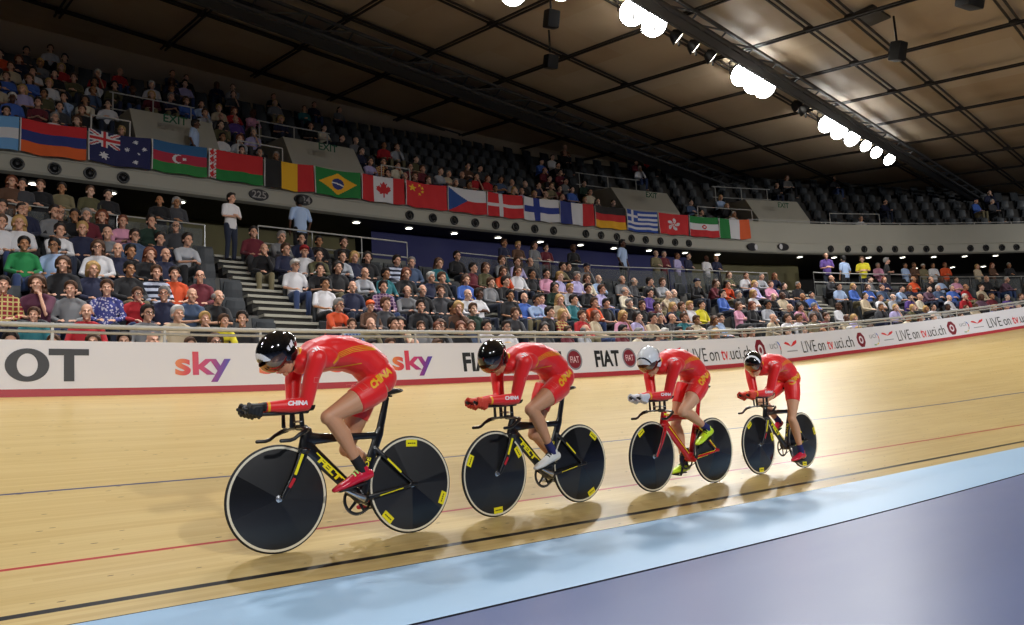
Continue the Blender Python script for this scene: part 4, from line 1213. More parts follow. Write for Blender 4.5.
    for k in range(4):
        o_ = k * .011
        ribbon('flank_stripe', sb, [(.658, 1.160 + o_ * .3), (.60, 1.205 + o_), (.50, 1.243 + o_), (.41, 1.258 + o_), (.31, 1.262 + o_ * .3)], .0038, GOLD, suit)
    ribbon('flank_stripe', sb, [(.66, 1.143), (.56, 1.152), (.42, 1.172)], .006, GOLD, suit)
    ribbon('back_stripe', sb, [(.30, 1.262), (.20, 1.225), (.12, 1.16)], .006, LYCD, suit)
    ribbon('sleeve_patch', sb, [(.795, 1.075), (.755, 1.075), (.755, 1.045), (.795, 1.045), (.795, 1.075)], .003, mat('pale_red_print', (236, 120, 110), .5), suit, n=4)
    ribbon('leg_patch', sb, [(.475, 1.035), (.435, 1.055), (.405, 1.0), (.445, .98), (.475, 1.035)], .0035, mat('pale_red_print', (236, 120, 110), .5), suit, n=4)
    bm = bmesh.new()                                                   # collar
    limb(bm, [V3(.818, 0, 1.222), V3(.836, 0, 1.227)], [.068, .064], n=24, round_=False); obj('collar', bm, GOLD, suit)
    for i in (0, 1):
        bm = bmesh.new(); limb(bm, [wr[i] * .93 + el[i] * .07, wr[i] * .99 + el[i] * .01], [.0345, .0335], n=16, round_=False); obj('cuff', bm, GOLD if i == 0 or True else LYCRA, suit)
    # gloves
    for i in (0, 1):
        bm = bmesh.new(); hand(bm, i, .0035); gm = fuse(bm, .0045, 3, .4); g = link_mesh('glove', gm, glove, body)
    # socks, shoes
    for L in legs:
        k, a = L['knee'], L['ankle']; e = (a - k)
        bm = bmesh.new(); limb(bm, [k + e * .80, k + e * .9, a, a - L['up'] * .03], [(.034, .036), (.034, .036), (.037, .038), (.037, .036)], n=14, round_=False); obj('sock', bm, sock, body)
        f, u, p = L['foot'], L['up'], L['ped']
        bm = bmesh.new()
        limb(bm, [a - f * .052 - u * .058, a - f * .02 - u * .055, a + f * .045 - u * .056, p + f * .01 + u * .034, p + f * .065 + u * .026, p + f * .105 + u * .020],
             [(.028, .034), (.036, .040), (.036, .042), (.045, .030), (.043, .024), (.026, .016)], n=16)
        limb(bm, [a - f * .01 + u * .006, a - f * .004 - u * .04], [(.037, .040), (.036, .045)], n=14, round_=False)
        sm_ = fuse(bm, .005, 3, .5); so = link_mesh('shoe', sm_, shoe, body)
        bm = bmesh.new(); box(bm, p - f * .02 + u * .003, (.20, .07, .012), Matrix.Rotation(math.atan2(-f.z, f.x), 3, 'Y'), bevel=.005); obj('sole', bm, MATTB, so)
        if laces is not None:
            for q in range(4):
                c0 = a + f * (.045 + .022 * q) - u * (.012 + .0125 * q)
                bm = bmesh.new(); limb(bm, [c0 + V3(0, -.030, 0) - u * .012, c0 + V3(0, -.012, 0) + u * .004, c0 + V3(0, .012, 0) + u * .004, c0 + V3(0, .030, 0) - u * .012], [(.004, .007)] * 4, n=6, side=u); obj('strap', bm, laces, so)
    # helmet and visor
    bm = bmesh.new()
    ellipsoid(bm, H(.005, 0, .045), (.138, .103, .112), Rh, 32, 20)
    ellipsoid(bm, H(-.065, 0, .022), (.092, .080, .082), Rh, 24, 14)
    for sg in (1, -1): ellipsoid(bm, H(-.012, sg * .060, -.010), (.072, .040, .082), Rh, 20, 12)
    hm = fuse(bm, .005, 4, .5)
    bm = bmesh.new(); bm.from_mesh(hm)
    nrm_ = Rh @ V3(.42, 0, -.90).normalized()
    bmesh.ops.bisect_plane(bm, geom=bm.verts[:] + bm.edges[:] + bm.faces[:], plane_co=H(.085, 0, .022), plane_no=Rh @ V3(.75, 0, -.66).normalized(), clear_outer=True)
    bmesh.ops.bisect_plane(bm, geom=bm.verts[:] + bm.edges[:] + bm.faces[:], plane_co=H(0, 0, -.072), plane_no=Rh @ V3(-.25, 0, -.97).normalized(), clear_outer=True)
    hol = [e for e in bm.edges if e.is_boundary]
    Ri = Rh.transposed(); base, c2, fn = helmet
    for fc in bm.faces:
        q = Ri @ (fc.calc_center_median() - hc); fc.material_index = 1 if fn(q) else 0
    bmesh.ops.solidify(bm, geom=bm.faces[:], thickness=.008)
    helm = obj('helmet', bm, [base, c2], body)
    bm = bmesh.new(); ellipsoid(bm, H(.005, 0, .030), (.146, .099, .112), Rh, 48, 32)
    dl = []
    for fc in bm.faces:
        q = Ri @ (fc.calc_center_median() - hc)
        lo_ = -.050 + .018 * abs(q.y) / .09
        if q.x < .030 or q.z > .055 - .0 * q.x or q.z < lo_: dl.append(fc)
    bmesh.ops.delete(bm, geom=dl, context='FACES'); bmesh.ops.solidify(bm, geom=bm.faces[:], thickness=.003)
    obj('visor', bm, VISOR, helm)
    # chin strap, hair
    for sg in (1, -1):
        bm = bmesh.new(); limb(bm, [H(.0, sg * .076, -.05), H(.015, sg * .062, -.085), H(.03, sg * .03, -.125), H(.035, 0, -.130)], [(.003, .007)] * 4, n=6, side=Rh @ V3(0, 0, 1)); obj('chin_strap', bm, MATTB, helm)
    bm = bmesh.new(); ellipsoid(bm, H(-.048, 0, -.025), (.050, .066, .058), Rh); obj('hair', bm, HAIRB, body)
    for sg in (1, -1):
        bm = bmesh.new(); ellipsoid(bm, H(.083, sg * .030, .004), (.011, .013, .010), Rh, 12, 8); obj('eye', bm, mat('eye_white', (230, 226, 220), .2), body)
    return body
def visor_mat():
    m = mat('mirrored_visor', (40, 44, 58), .08, metal=.85); t = NT(m)
    lw = t.n('LayerWeight'); lw.inputs[0].default_value = .45; tc = t.n('TexCoord'); nz = t.n('TexNoise'); nz.inputs['Scale'].default_value = 5; t.l(tc.outputs['Object'], nz.inputs['Vector'])
    c = t.mix(nz.outputs['Fac'], rgb(60, 70, 110), rgb(196, 140, 50)); c = t.mix(lw.outputs['Fresnel'], c, rgb(150, 140, 120)); t.l(c, t.b.inputs['Base Color'])
    return m
VISOR = visor_mat()
HB = mat('gloss_black_helmet', (12, 12, 14), .1, coat=1.0); HW = mat('gloss_white_helmet', (228, 232, 236), .15, coat=.8); HWP = mat('white_helmet_band', (232, 232, 236), .25); HBP = mat('black_helmet_band', (16, 18, 22), .25)
def h1(q): return (abs(q.x - .114) < .012 and q.z > .035) or (-.10 < q.x < -.015 and abs(q.z - .014) < .013 and q.y > .03 and int((q.x + q.z * .5 + 1) * 75) % 4 != 0)
def h2(q): return q.x > .118 and q.z > .03 and abs(q.y) > .03
def h3(q): return (abs(q.x - .095) < .006 and q.z > .02) or (abs(q.z + .003 - .35 * q.x) < .012 and .02 < q.x + .06 and abs(q.y) > .05) or (q.x < -.03 and abs(q.z - (-.01 - q.x * .5)) < .008)
def h4(q): return (abs(q.x - .075) < .012 and q.z > .0) or (abs(q.x + .03) < .016 and abs(q.z - .03) < .016 and int((q.z + 1) * 120) % 2 == 0)
GLB = mat('black_glove', (18, 18, 20), .55); GLR = mat('orange_red_glove', (206, 62, 40), .55); GLW = mat('white_glove', (214, 214, 220), .55)
SKB = mat('black_sock', (18, 18, 24), .8); SKN = mat('navy_sock', (34, 38, 96), .8)
SHR = mat('crimson_shoe', (206, 30, 58), .25, coat=.5); SHW = mat('white_shoe', (226, 226, 220), .3, coat=.3); SHY = mat('lime_yellow_shoe', (206, 240, 40), .35, coat=.3)
LIME = mat('lime_strap', (190, 230, 130), .5); BLK = mat('black_strap', (30, 30, 34), .5)
team = [
 dict(c=(278.5, 554), az=230.4, sc=.975, lean=.3, th=27, bike=dict(label='black and yellow track bicycle at the head of the line', seeds=(1, 2), st_f=(), st_r=(93, 314, 205), band=(.0015, .0)),
      rider=dict(label='cyclist in red skinsuit leading the line, black helmet with white band', helmet=(HB, HWP, h1), glove=GLB, sock=SKB, shoe=SHR, laces=LIME, pitch=50, hyaw=6)),
 dict(c=(496.5, 517), az=227.6, sc=.955, lean=-1.8, th=25, bike=dict(label='black and yellow track bicycle second in the line, white shoe on its pedal', seeds=(3, 4), st_f=(25, 148, 268), st_r=(128, 245)),
      rider=dict(label='cyclist in red skinsuit second in line, black helmet and orange red gloves', helmet=(HB, HB, h2), glove=GLR, sock=SKN, shoe=SHW, laces=BLK, pitch=52, hyaw=10)),
 dict(c=(654, 492), az=229.4, sc=.94, lean=-1.8, th=112, bike=dict(label='red framed track bicycle third in the line', seeds=(5, 6), st_f=(55,), st_r=(), red=True),
      rider=dict(label='cyclist in red skinsuit with white helmet and lime yellow shoes', helmet=(HW, HBP, h3), glove=GLW, sock=SKN, shoe=SHY, laces=BLK, pitch=42, hyaw=8, skin=SKR2)),
 dict(c=(761, 474.5), az=228.6, sc=.925, lean=-.5, th=-93, bike=dict(label='black track bicycle at the back of the line', seeds=(7, 8), st_f=(52, 165, 270), st_r=(160, 275)),
      rider=dict(label='last cyclist in red skinsuit, black helmet with white stripe and crimson shoes', helmet=(HB, HWP, h4), glove=GLR, sock=SKN, shoe=SHR, laces=None, pitch=27, hyaw=22, skin=SKR2, slim=.95)),
]
def place_team(t):
    a = math.radians(t['az']); fw = Vector((math.sin(a), math.cos(a), 0))
    Fc = track_hit(*t['c']); Rc = ground(Fc - fw * WB * t['sc']); Fc = ground(Fc)
    X = (Fc - Rc).normalized(); Z = Vector((0, 0, 1)); lean = math.radians(t.get('lean', .3)); Y = Z.cross(X).normalized(); Z = X.cross(Y)
    M = Matrix((X, Y, Z)).transposed(); M = M @ Matrix.Rotation(lean, 3, 'X'); M = M.to_4x4() @ Matrix.Scale(t['sc'], 4); M.translation = Rc
    b = make_bike(theta=math.radians(t['th']), **t['bike']); b.matrix_world = M
    r = make_cyclist(theta=math.radians(t['th']), **t['rider']); r.matrix_world = M
for t_ in team: place_team(t_)
# ------------------------------------------------------------ spectators: a few poses, each with its own body, top, trousers, shoes and hair
rng = random.Random(11)
def pose_geo(kind):
    """joints in the local frame: facing -Y, feet at z = 0"""
    g = {}
    if kind.startswith('stand'):
        g['pel'] = V3(0, .02, .95); g['chest'] = V3(0, .01, 1.28); g['neck'] = V3(0, 0, 1.47); g['head'] = V3(0, -.025, 1.62)
        g['hip'] = [V3(s * .09, .02, .92) for s in (1, -1)]; g['knee'] = [V3(s * .10, -.01, .50) for s in (1, -1)]; g['ank'] = [V3(s * .11, .03, .09) for s in (1, -1)]
        g['sh'] = [V3(s * .185, .01, 1.40) for s in (1, -1)]
        if kind == 'stand_fold':
            g['el'] = [V3(s * .25, -.03, 1.13) for s in (1, -1)]; g['wr'] = [V3(s * .04, -.20, 1.14 + .02 * s) for s in (1, -1)]; g['hd'] = [V3(-s * .05, -.22, 1.14 + .02 * s) for s in (1, -1)]
        else:
            g['el'] = [V3(s * .26, .03, 1.12) for s in (1, -1)]; g['wr'] = [V3(s * .24, -.06, .89) for s in (1, -1)]; g['hd'] = [V3(s * .22, -.09, .80) for s in (1, -1)]
        return g
    lean = {'sit_lap': .0, 'sit_fold': -.01, 'sit_chin': -.10, 'sit_lean': -.20}[kind]; dz = {'sit_lap': 0, 'sit_fold': 0, 'sit_chin': -.03, 'sit_lean': -.07}[kind]
    g['pel'] = V3(0, .08, .53); g['chest'] = V3(0, .10 + lean * .5, .83 + dz * .4); g['neck'] = V3(0, .09 + lean, 1.03 + dz); g['head'] = V3(0, .045 + lean * 1.15, 1.170 + dz)
    g['hip'] = [V3(s * .09, .06, .50) for s in (1, -1)]; g['knee'] = [V3(s * .13, -.36, .53) for s in (1, -1)]; g['ank'] = [V3(s * .12, -.33, .09) for s in (1, -1)]
    g['sh'] = [V3(s * .175, .10 + lean, .945 + dz) for s in (1, -1)]
    if kind == 'sit_lap': g['el'] = [V3(s * .25, .02, .70) for s in (1, -1)]; g['wr'] = [V3(s * .13, -.20, .63) for s in (1, -1)]; g['hd'] = [V3(s * .07, -.26, .63) for s in (1, -1)]
    if kind == 'sit_fold': g['el'] = [V3(s * .25, .0, .74) for s in (1, -1)]; g['wr'] = [V3(s * .05, -.13, .76 + .02 * s) for s in (1, -1)]; g['hd'] = [V3(-s * .05, -.14, .76 + .02 * s) for s in (1, -1)]
    if kind == 'sit_chin': g['el'] = [V3(.16, -.22, .66), V3(-.25, -.02, .70)]; g['wr'] = [V3(.07, -.17, .93), V3(-.10, -.22, .63)]; g['hd'] = [V3(.03, -.14, 1.02), V3(-.02, -.25, .62)]
    if kind == 'sit_lean': g['el'] = [V3(s * .19, -.26, .64) for s in (1, -1)]; g['wr'] = [V3(s * .05, -.44, .63) for s in (1, -1)]; g['hd'] = [V3(s * .015, -.50, .64) for s in (1, -1)]
    return g
def ptorso(bm, g, o):
    X = V3(1, 0, 0)
    sc = g['sh'][0] * .5 + g['sh'][1] * .5
    for i in (0, 1): limb(bm, [g['neck'] + V3(0, .01, -.035), g['neck'] * .5 + g['sh'][i] * .5 + V3(0, .005, .012), g['sh'][i]], [(.055, .05), (.052, .045), (.052, .05)], n=10, off=o)
    limb(bm, [g['pel'] + V3(0, 0, -.05), g['pel'] + V3(0, 0, .06), g['pel'] * .5 + g['chest'] * .5, g['chest'], sc + V3(0, 0, -.05), sc + V3(0, 0, .025)], [(.165, .12), (.16, .115), (.15, .11), (.165, .115), (.165, .10), (.09, .065)], n=16, side=X, off=o)
def parm(bm, g, i, o, long=True, start=0.0):
    a, b, c = g['sh'][i], g['el'][i], g['wr'][i]
    if long: limb(bm, [a, a * .5 + b * .5, b, b * .5 + c * .5, c], [.055, .047, .043, .039, .034], n=10, off=o)
    else: limb(bm, [a, a * .5 + b * .5, a * .2 + b * .8], [.058, .053, .052], n=10, off=o)
def pleg(bm, g, i, o):
    a, b, c = g['hip'][i], g['knee'][i], g['ank'][i]
    limb(bm, [a, a * .5 + b * .5, b, b * .6 + c * .4, c], [.092, .080, .062, .056, .044], n=12, off=o, side=V3(1, 0, 0))
def head_geo(bm, h, sc=1.17):
    q = lambda x, y, z: h + V3(x, y, z) * sc
    ellipsoid(bm, q(0, .012, .035), (.077, .096, .088), None, 16, 12)
    ellipsoid(bm, q(0, -.026, -.035), (.058, .066, .082), None, 16, 12)
    ellipsoid(bm, q(0, -.070, -.098), (.024, .022, .018))
    limb(bm, [q(0, -.088, .012), q(0, -.112, -.030)], [.011, .016], n=8)
    for s in (1, -1):
        ellipsoid(bm, q(s * .077, .005, -.015), (.011, .02, .032)); ellipsoid(bm, q(s * .038, -.062, -.028), (.022, .022, .022)); ellipsoid(bm, q(s * .03, -.082, .022), (.024, .014, .010))
def eye_faces(me, h):
    me.materials.append(SHO_); me.materials.append(EYEM)
    for p in me.polygons:
        q = (p.center - h) / 1.17; p.material_index = 1 if (q.y < -.07 and abs(q.z - .004) < .009 and .018 < abs(q.x) < .044) else 0
SHO_ = mat('dark_shoes', (36, 32, 30), .5); EYEM = mat('dark_eye', (52, 34, 28), .4)
SP = {}
HAIRS = {}
def build_pose(kind):
    g = pose_geo(kind); out = {'g': g}
    bm = bmesh.new(); ptorso(bm, g, -.015)
    for i in (0, 1):
        parm(bm, g, i, -.010); pleg(bm, g, i, -.012)
        w, h = g['wr'][i], g['hd'][i]; d = (h - w).normalized(); sd = d.orthogonal().normalized()
        limb(bm, [w, w + d * .05, h], [(.026, .022), (.036, .018), (.034, .015)], n=10)
        for f in range(4):
            b0 = h + sd * (-.024 + .016 * f); limb(bm, [b0, b0 + d * .03 + V3(0, 0, -.006), b0 + d * (.05 + (.008 if f in (1, 2) else 0)) + V3(0, 0, -.02)], [.0085, .008, .007], n=6)
        limb(bm, [w + d * .03 + sd * .03, w + d * .065 + sd * .045, w + d * .09 + sd * .042], [.010, .010, .008], n=6)
        limb(bm, [g['ank'][i], g['ank'][i] + V3(0, -.04, -.05), g['ank'][i] + V3(0, -.13, -.06)], [.035, .035, .03], n=8)
    limb(bm, [g['neck'] + V3(0, .0, -.08), g['neck'], g['head'] + V3(0, .01, -.02)], [.06, .055, .052], n=12)
    head_geo(bm, g['head'])
    out['body'] = fuse(bm, .0125, 3, .5, .5); eye_faces(out['body'], g['head'])
    for nm, lg in (('top_long', True), ('top_short', False)):
        bm = bmesh.new(); ptorso(bm, g, .006)
        for i in (0, 1): parm(bm, g, i, .008, lg); 
        sc = g['sh'][0] * .5 + g['sh'][1] * .5
        limb(bm, [sc + V3(0, 0, -.02), g['neck'] + V3(0, 0, .015)], [.075, .060], n=14, round_=False)
        if kind.startswith('stand'): limb(bm, [g['pel'] + V3(0, 0, -.12), g['pel']], [(.165, .125), (.165, .125)], n=16, side=V3(1, 0, 0), round_=False)
        out[nm] = fuse(bm, .017, 4, .5, .45)
    bm = bmesh.new(); limb(bm, [g['pel'] + V3(0, 0, -.06), g['pel'] + V3(0, 0, .05)], [(.165, .125), (.160, .120)], n=16, side=V3(1, 0, 0))
    for i in (0, 1): pleg(bm, g, i, .006)
    out['trousers'] = fuse(bm, .018, 4, .5, .4)
    bm = bmesh.new()
    for i in (0, 1):
        a = g['ank'][i]; limb(bm, [a + V3(0, .035, -.045), a + V3(0, -.03, -.045), a + V3(0, -.12, -.055), a + V3(0, -.17, -.062)], [(.036, .044), (.042, .045), (.045, .033), (.032, .022)], n=12, side=V3(1, 0, 0))
    me = bpy.data.meshes.new('shoes'); bmesh.ops.recalc_face_normals(bm, faces=bm.faces); bm.to_mesh(me); bm.free(); out['shoes'] = me
    return out
def build_hair(kind):
    bm = bmesh.new()
    if kind == 'short':
        ellipsoid(bm, (0, .022, .048), (.085, .098, .088), None, 18, 12); ellipsoid(bm, (0, .055, .0), (.078, .062, .07))
        ellipsoid(bm, (0, -.055, .085), (.055, .04, .03))
    elif kind == 'fringe':                                                # thinning on top
        for s in (1, -1): ellipsoid(bm, (s * .062, .025, .012), (.028, .065, .045))
        ellipsoid(bm, (0, .075, .008), (.072, .038, .052))
    elif kind == 'long':
        ellipsoid(bm, (0, .022, .052), (.090, .100, .088), None, 18, 12)
        limb(bm, [V3(0, .06, .04), V3(0, .085, -.06), V3(0, .085, -.16), V3(0, .08, -.235)], [(.085, .05), (.095, .045), (.10, .04), (.08, .03)], n=14, side=V3(1, 0, 0))
        for s in (1, -1): limb(bm, [V3(s * .072, -.02, .06), V3(s * .086, -.01, -.03), V3(s * .088, .01, -.12), V3(s * .07, .0, -.20)], [(.020, .04), (.022, .042), (.024, .04), (.018, .03)], n=10, side=V3(1, 0, 0))
    elif kind == 'bob':
        ellipsoid(bm, (0, .022, .050), (.092, .102, .090), None, 18, 12)
        limb(bm, [V3(0, .055, .03), V3(0, .07, -.05), V3(0, .062, -.10)], [(.088, .055), (.094, .052), (.08, .04)], n=14, side=V3(1, 0, 0))
        for s in (1, -1): limb(bm, [V3(s * .07, -.03, .06), V3(s * .084, -.015, -.02), V3(s * .08, .0, -.09)], [(.022, .04), (.022, .045), (.018, .035)], n=10, side=V3(1, 0, 0))
    elif kind == 'cap':
        ellipsoid(bm, (0, .015, .052), (.088, .102, .084), None, 18, 12); limb(bm, [V3(0, -.06, .062), V3(0, -.13, .052), V3(0, -.16, .045)], [(.07, .012), (.065, .009), (.04, .006)], n=12, side=V3(1, 0, 0))
    me = fuse(bm, .012, 4, .5, .5)
    bm = bmesh.new(); bm.from_mesh(me)
    if kind in ('short', 'long', 'bob'):                                  # open the face
        bmesh.ops.bisect_plane(bm, geom=bm.verts[:] + bm.edges[:] + bm.faces[:], plane_co=(0, -.050, .06), plane_no=V3(0, -.80, -.60).normalized(), clear_outer=True)
    if kind in ('short', 'cap', 'fringe'):
        bmesh.ops.bisect_plane(bm, geom=bm.verts[:] + bm.edges[:] + bm.faces[:], plane_co=(0, 0, -.045 if kind != 'cap' else .025), plane_no=V3(0, -.25, -.97).normalized(), clear_outer=True)
    bmesh.ops.holes_fill(bm, edges=[e for e in bm.edges if e.is_boundary], sides=0)
    bm.to_mesh(me); bm.free(); return me
for k in ('sit_lap', 'sit_fold', 'sit_chin', 'sit_lean', 'stand_fold', 'stand_side'): SP[k] = build_pose(k)
for k in ('short', 'fringe', 'long', 'bob', 'cap'): HAIRS[k] = build_hair(k)
SKW = skin_mat('fair', (222, 170, 142)); SKP = skin_mat('pale', (232, 188, 162)); SKM = skin_mat('olive', (180, 128, 92)); SKD = skin_mat('deep', (96, 62, 44))
CLO = {}
def cloth(name):
    if name in CLO: return CLO[name]
    C = {'black': (30, 29, 32), 'navy': (34, 38, 66), 'dark grey': (66, 66, 70), 'grey': (128, 128, 130), 'light grey': (176, 178, 184), 'white': (226, 224, 226), 'light blue': (168, 190, 224), 'blue': (72, 108, 190),
         'red': (184, 36, 44), 'maroon': (108, 34, 46), 'orange': (222, 84, 38), 'green': (30, 132, 70), 'olive': (92, 88, 58), 'beige': (204, 186, 156), 'pink': (222, 156, 182), 'lavender': (188, 178, 220), 'purple': (92, 66, 140),
         'yellow': (220, 206, 40), 'teal': (40, 112, 120), 'slate blue': (74, 92, 122), 'brown': (96, 66, 48), 'denim': (52, 70, 112), 'dark denim': (34, 42, 62), 'khaki': (126, 116, 86), 'cream': (228, 216, 190), 'dark green': (34, 58, 46), 'plum': (92, 44, 66), 'magenta': (214, 40, 120)}
    if name in C: m = mat('cloth_' + name.replace(' ', '_'), C[name], .85, sheen=.15)
    else:
        m = mat('cloth_' + name.replace(' ', '_'), (120, 120, 120), .85); t = NT(m); tc = t.n('TexCoord'); sp = t.n('SeparateXYZ'); t.l(tc.outputs['Object'], sp.inputs[0])
        if 'striped' in name:
            f = t.math('GREATER_THAN', t.math('FRACT', t.math('MULTIPLY', sp.outputs[2], 9.0)), .5)
            t.l(t.mix(f, rgb(24, 26, 46), rgb(206, 212, 232)), t.b.inputs['Base Color'])
        elif 'floral' in name:
            v = t.n('TexVoronoi'); v.inputs['Scale'].default_value = 26; t.l(tc.outputs['Object'], v.inputs['Vector'])
            f = t.math('GREATER_THAN', v.outputs['Distance'], .38); t.l(t.mix(f, rgb(206, 200, 220), rgb(66, 70, 138)), t.b.inputs['Base Color'])
        else:                                                           # checked
            base, line = ((150, 40, 50), (210, 190, 120)) if 'red' in name else (((66, 96, 156), (170, 196, 226)) if 'blue' in name else ((96, 60, 104), (180, 150, 170)))
            a = t.math('GREATER_THAN', t.math('FRACT', t.math('MULTIPLY', sp.outputs[2], 14.0)), .72); b = t.math('GREATER_THAN', t.math('FRACT', t.math('MULTIPLY', sp.outputs[0], 14.0)), .72)
            t.l(t.mix(t.math('MAXIMUM', a, b), rgb(*base), rgb(*line)), t.b.inputs['Base Color'])
    CLO[name] = m; return m
HC_ = {'black': (20, 17, 16), 'dark': (38, 28, 22), 'brown': (82, 54, 34), 'auburn': (112, 58, 32), 'blonde': (190, 152, 92), 'grey': (142, 138, 134), 'white': (206, 202, 196), 'orange': (224, 92, 30), 'navy': (30, 34, 60), 'red': (160, 30, 34)}
def hair_m(n): return mat('hair_' + n, HC_[n], .6)
SHO = SHO_; GLF = mat('spectacle_frame', (20, 20, 22), .3)
bm = bmesh.new()
for s in (1, -1): ellipsoid(bm, (s * .030, -.093, .002), (.011, .006, .006), None, 8, 6)
EYES = bpy.data.meshes.new('eyes'); bm.to_mesh(EYES); bm.free()
bm = bmesh.new()
for s in (1, -1): lathe(bm, [(.020, -.102), (.026, -.102), (.026, -.106), (.020, -.106)], 12, 'Y', c=(s * .031, 0, .002), closed=True); tube(bm, [V3(s * .056, -.10, .004), V3(s * .080, .0, .0)], .002, 4)
tube(bm, [V3(-.008, -.104, .004), V3(.008, -.104, .004)], .003, 4)
SPEC = bpy.data.meshes.new('spectacles'); bm.to_mesh(SPEC); bm.free()
for me in list(HAIRS.values()) + [EYES, SPEC] + [m for p in SP.values() for k, m in p.items() if k != 'g']:
    if not me.materials: me.materials.append(SHO)
    me.polygons.foreach_set('use_smooth', [True] * len(me.polygons)); (len(me.materials) == 1 and me.polygons.foreach_set('material_index', [0] * len(me.polygons)))
def inst(name, me, m, parent=None):
    o = bpy.data.objects.new(name, me); COL.objects.link(o)
    o.material_slots[0].link = 'OBJECT'; o.material_slots[0].material = m
    if parent is not None: o.parent = parent
    return o
SKINS = {'fair': SKW, 'pale': SKP, 'olive': SKM, 'deep': SKD}
def person(p):
    g = SP[p['pose']]['g']
    b = inst('spectator', SP[p['pose']]['body'], SKINS[p['skin']])
    b.location = p['loc']; b.rotation_euler = (0, 0, p['rz']); b.scale = (p.get('sc', 1),) * 3
    inst('top', SP[p['pose']]['top_long' if p['long'] else 'top_short'], cloth(p['top']), b)
    inst('trousers', SP[p['pose']]['trousers'], cloth(p['legs']), b)
    inst('shoes', SP[p['pose']]['shoes'], SHO, b)
    if p['hair'] != 'bald':
        h = inst('hair' if p['hair'] != 'cap' else 'cap', HAIRS[p['hair']], hair_m(p['hc']), b); h.location = g['head']; h.scale = (1.22, 1.21, 1.21)
    if p['near']:
        if p.get('specs'): e = inst('spectacles', SPEC, GLF, b); e.location = g['head']; e.scale = (1.17,) * 3
    return b
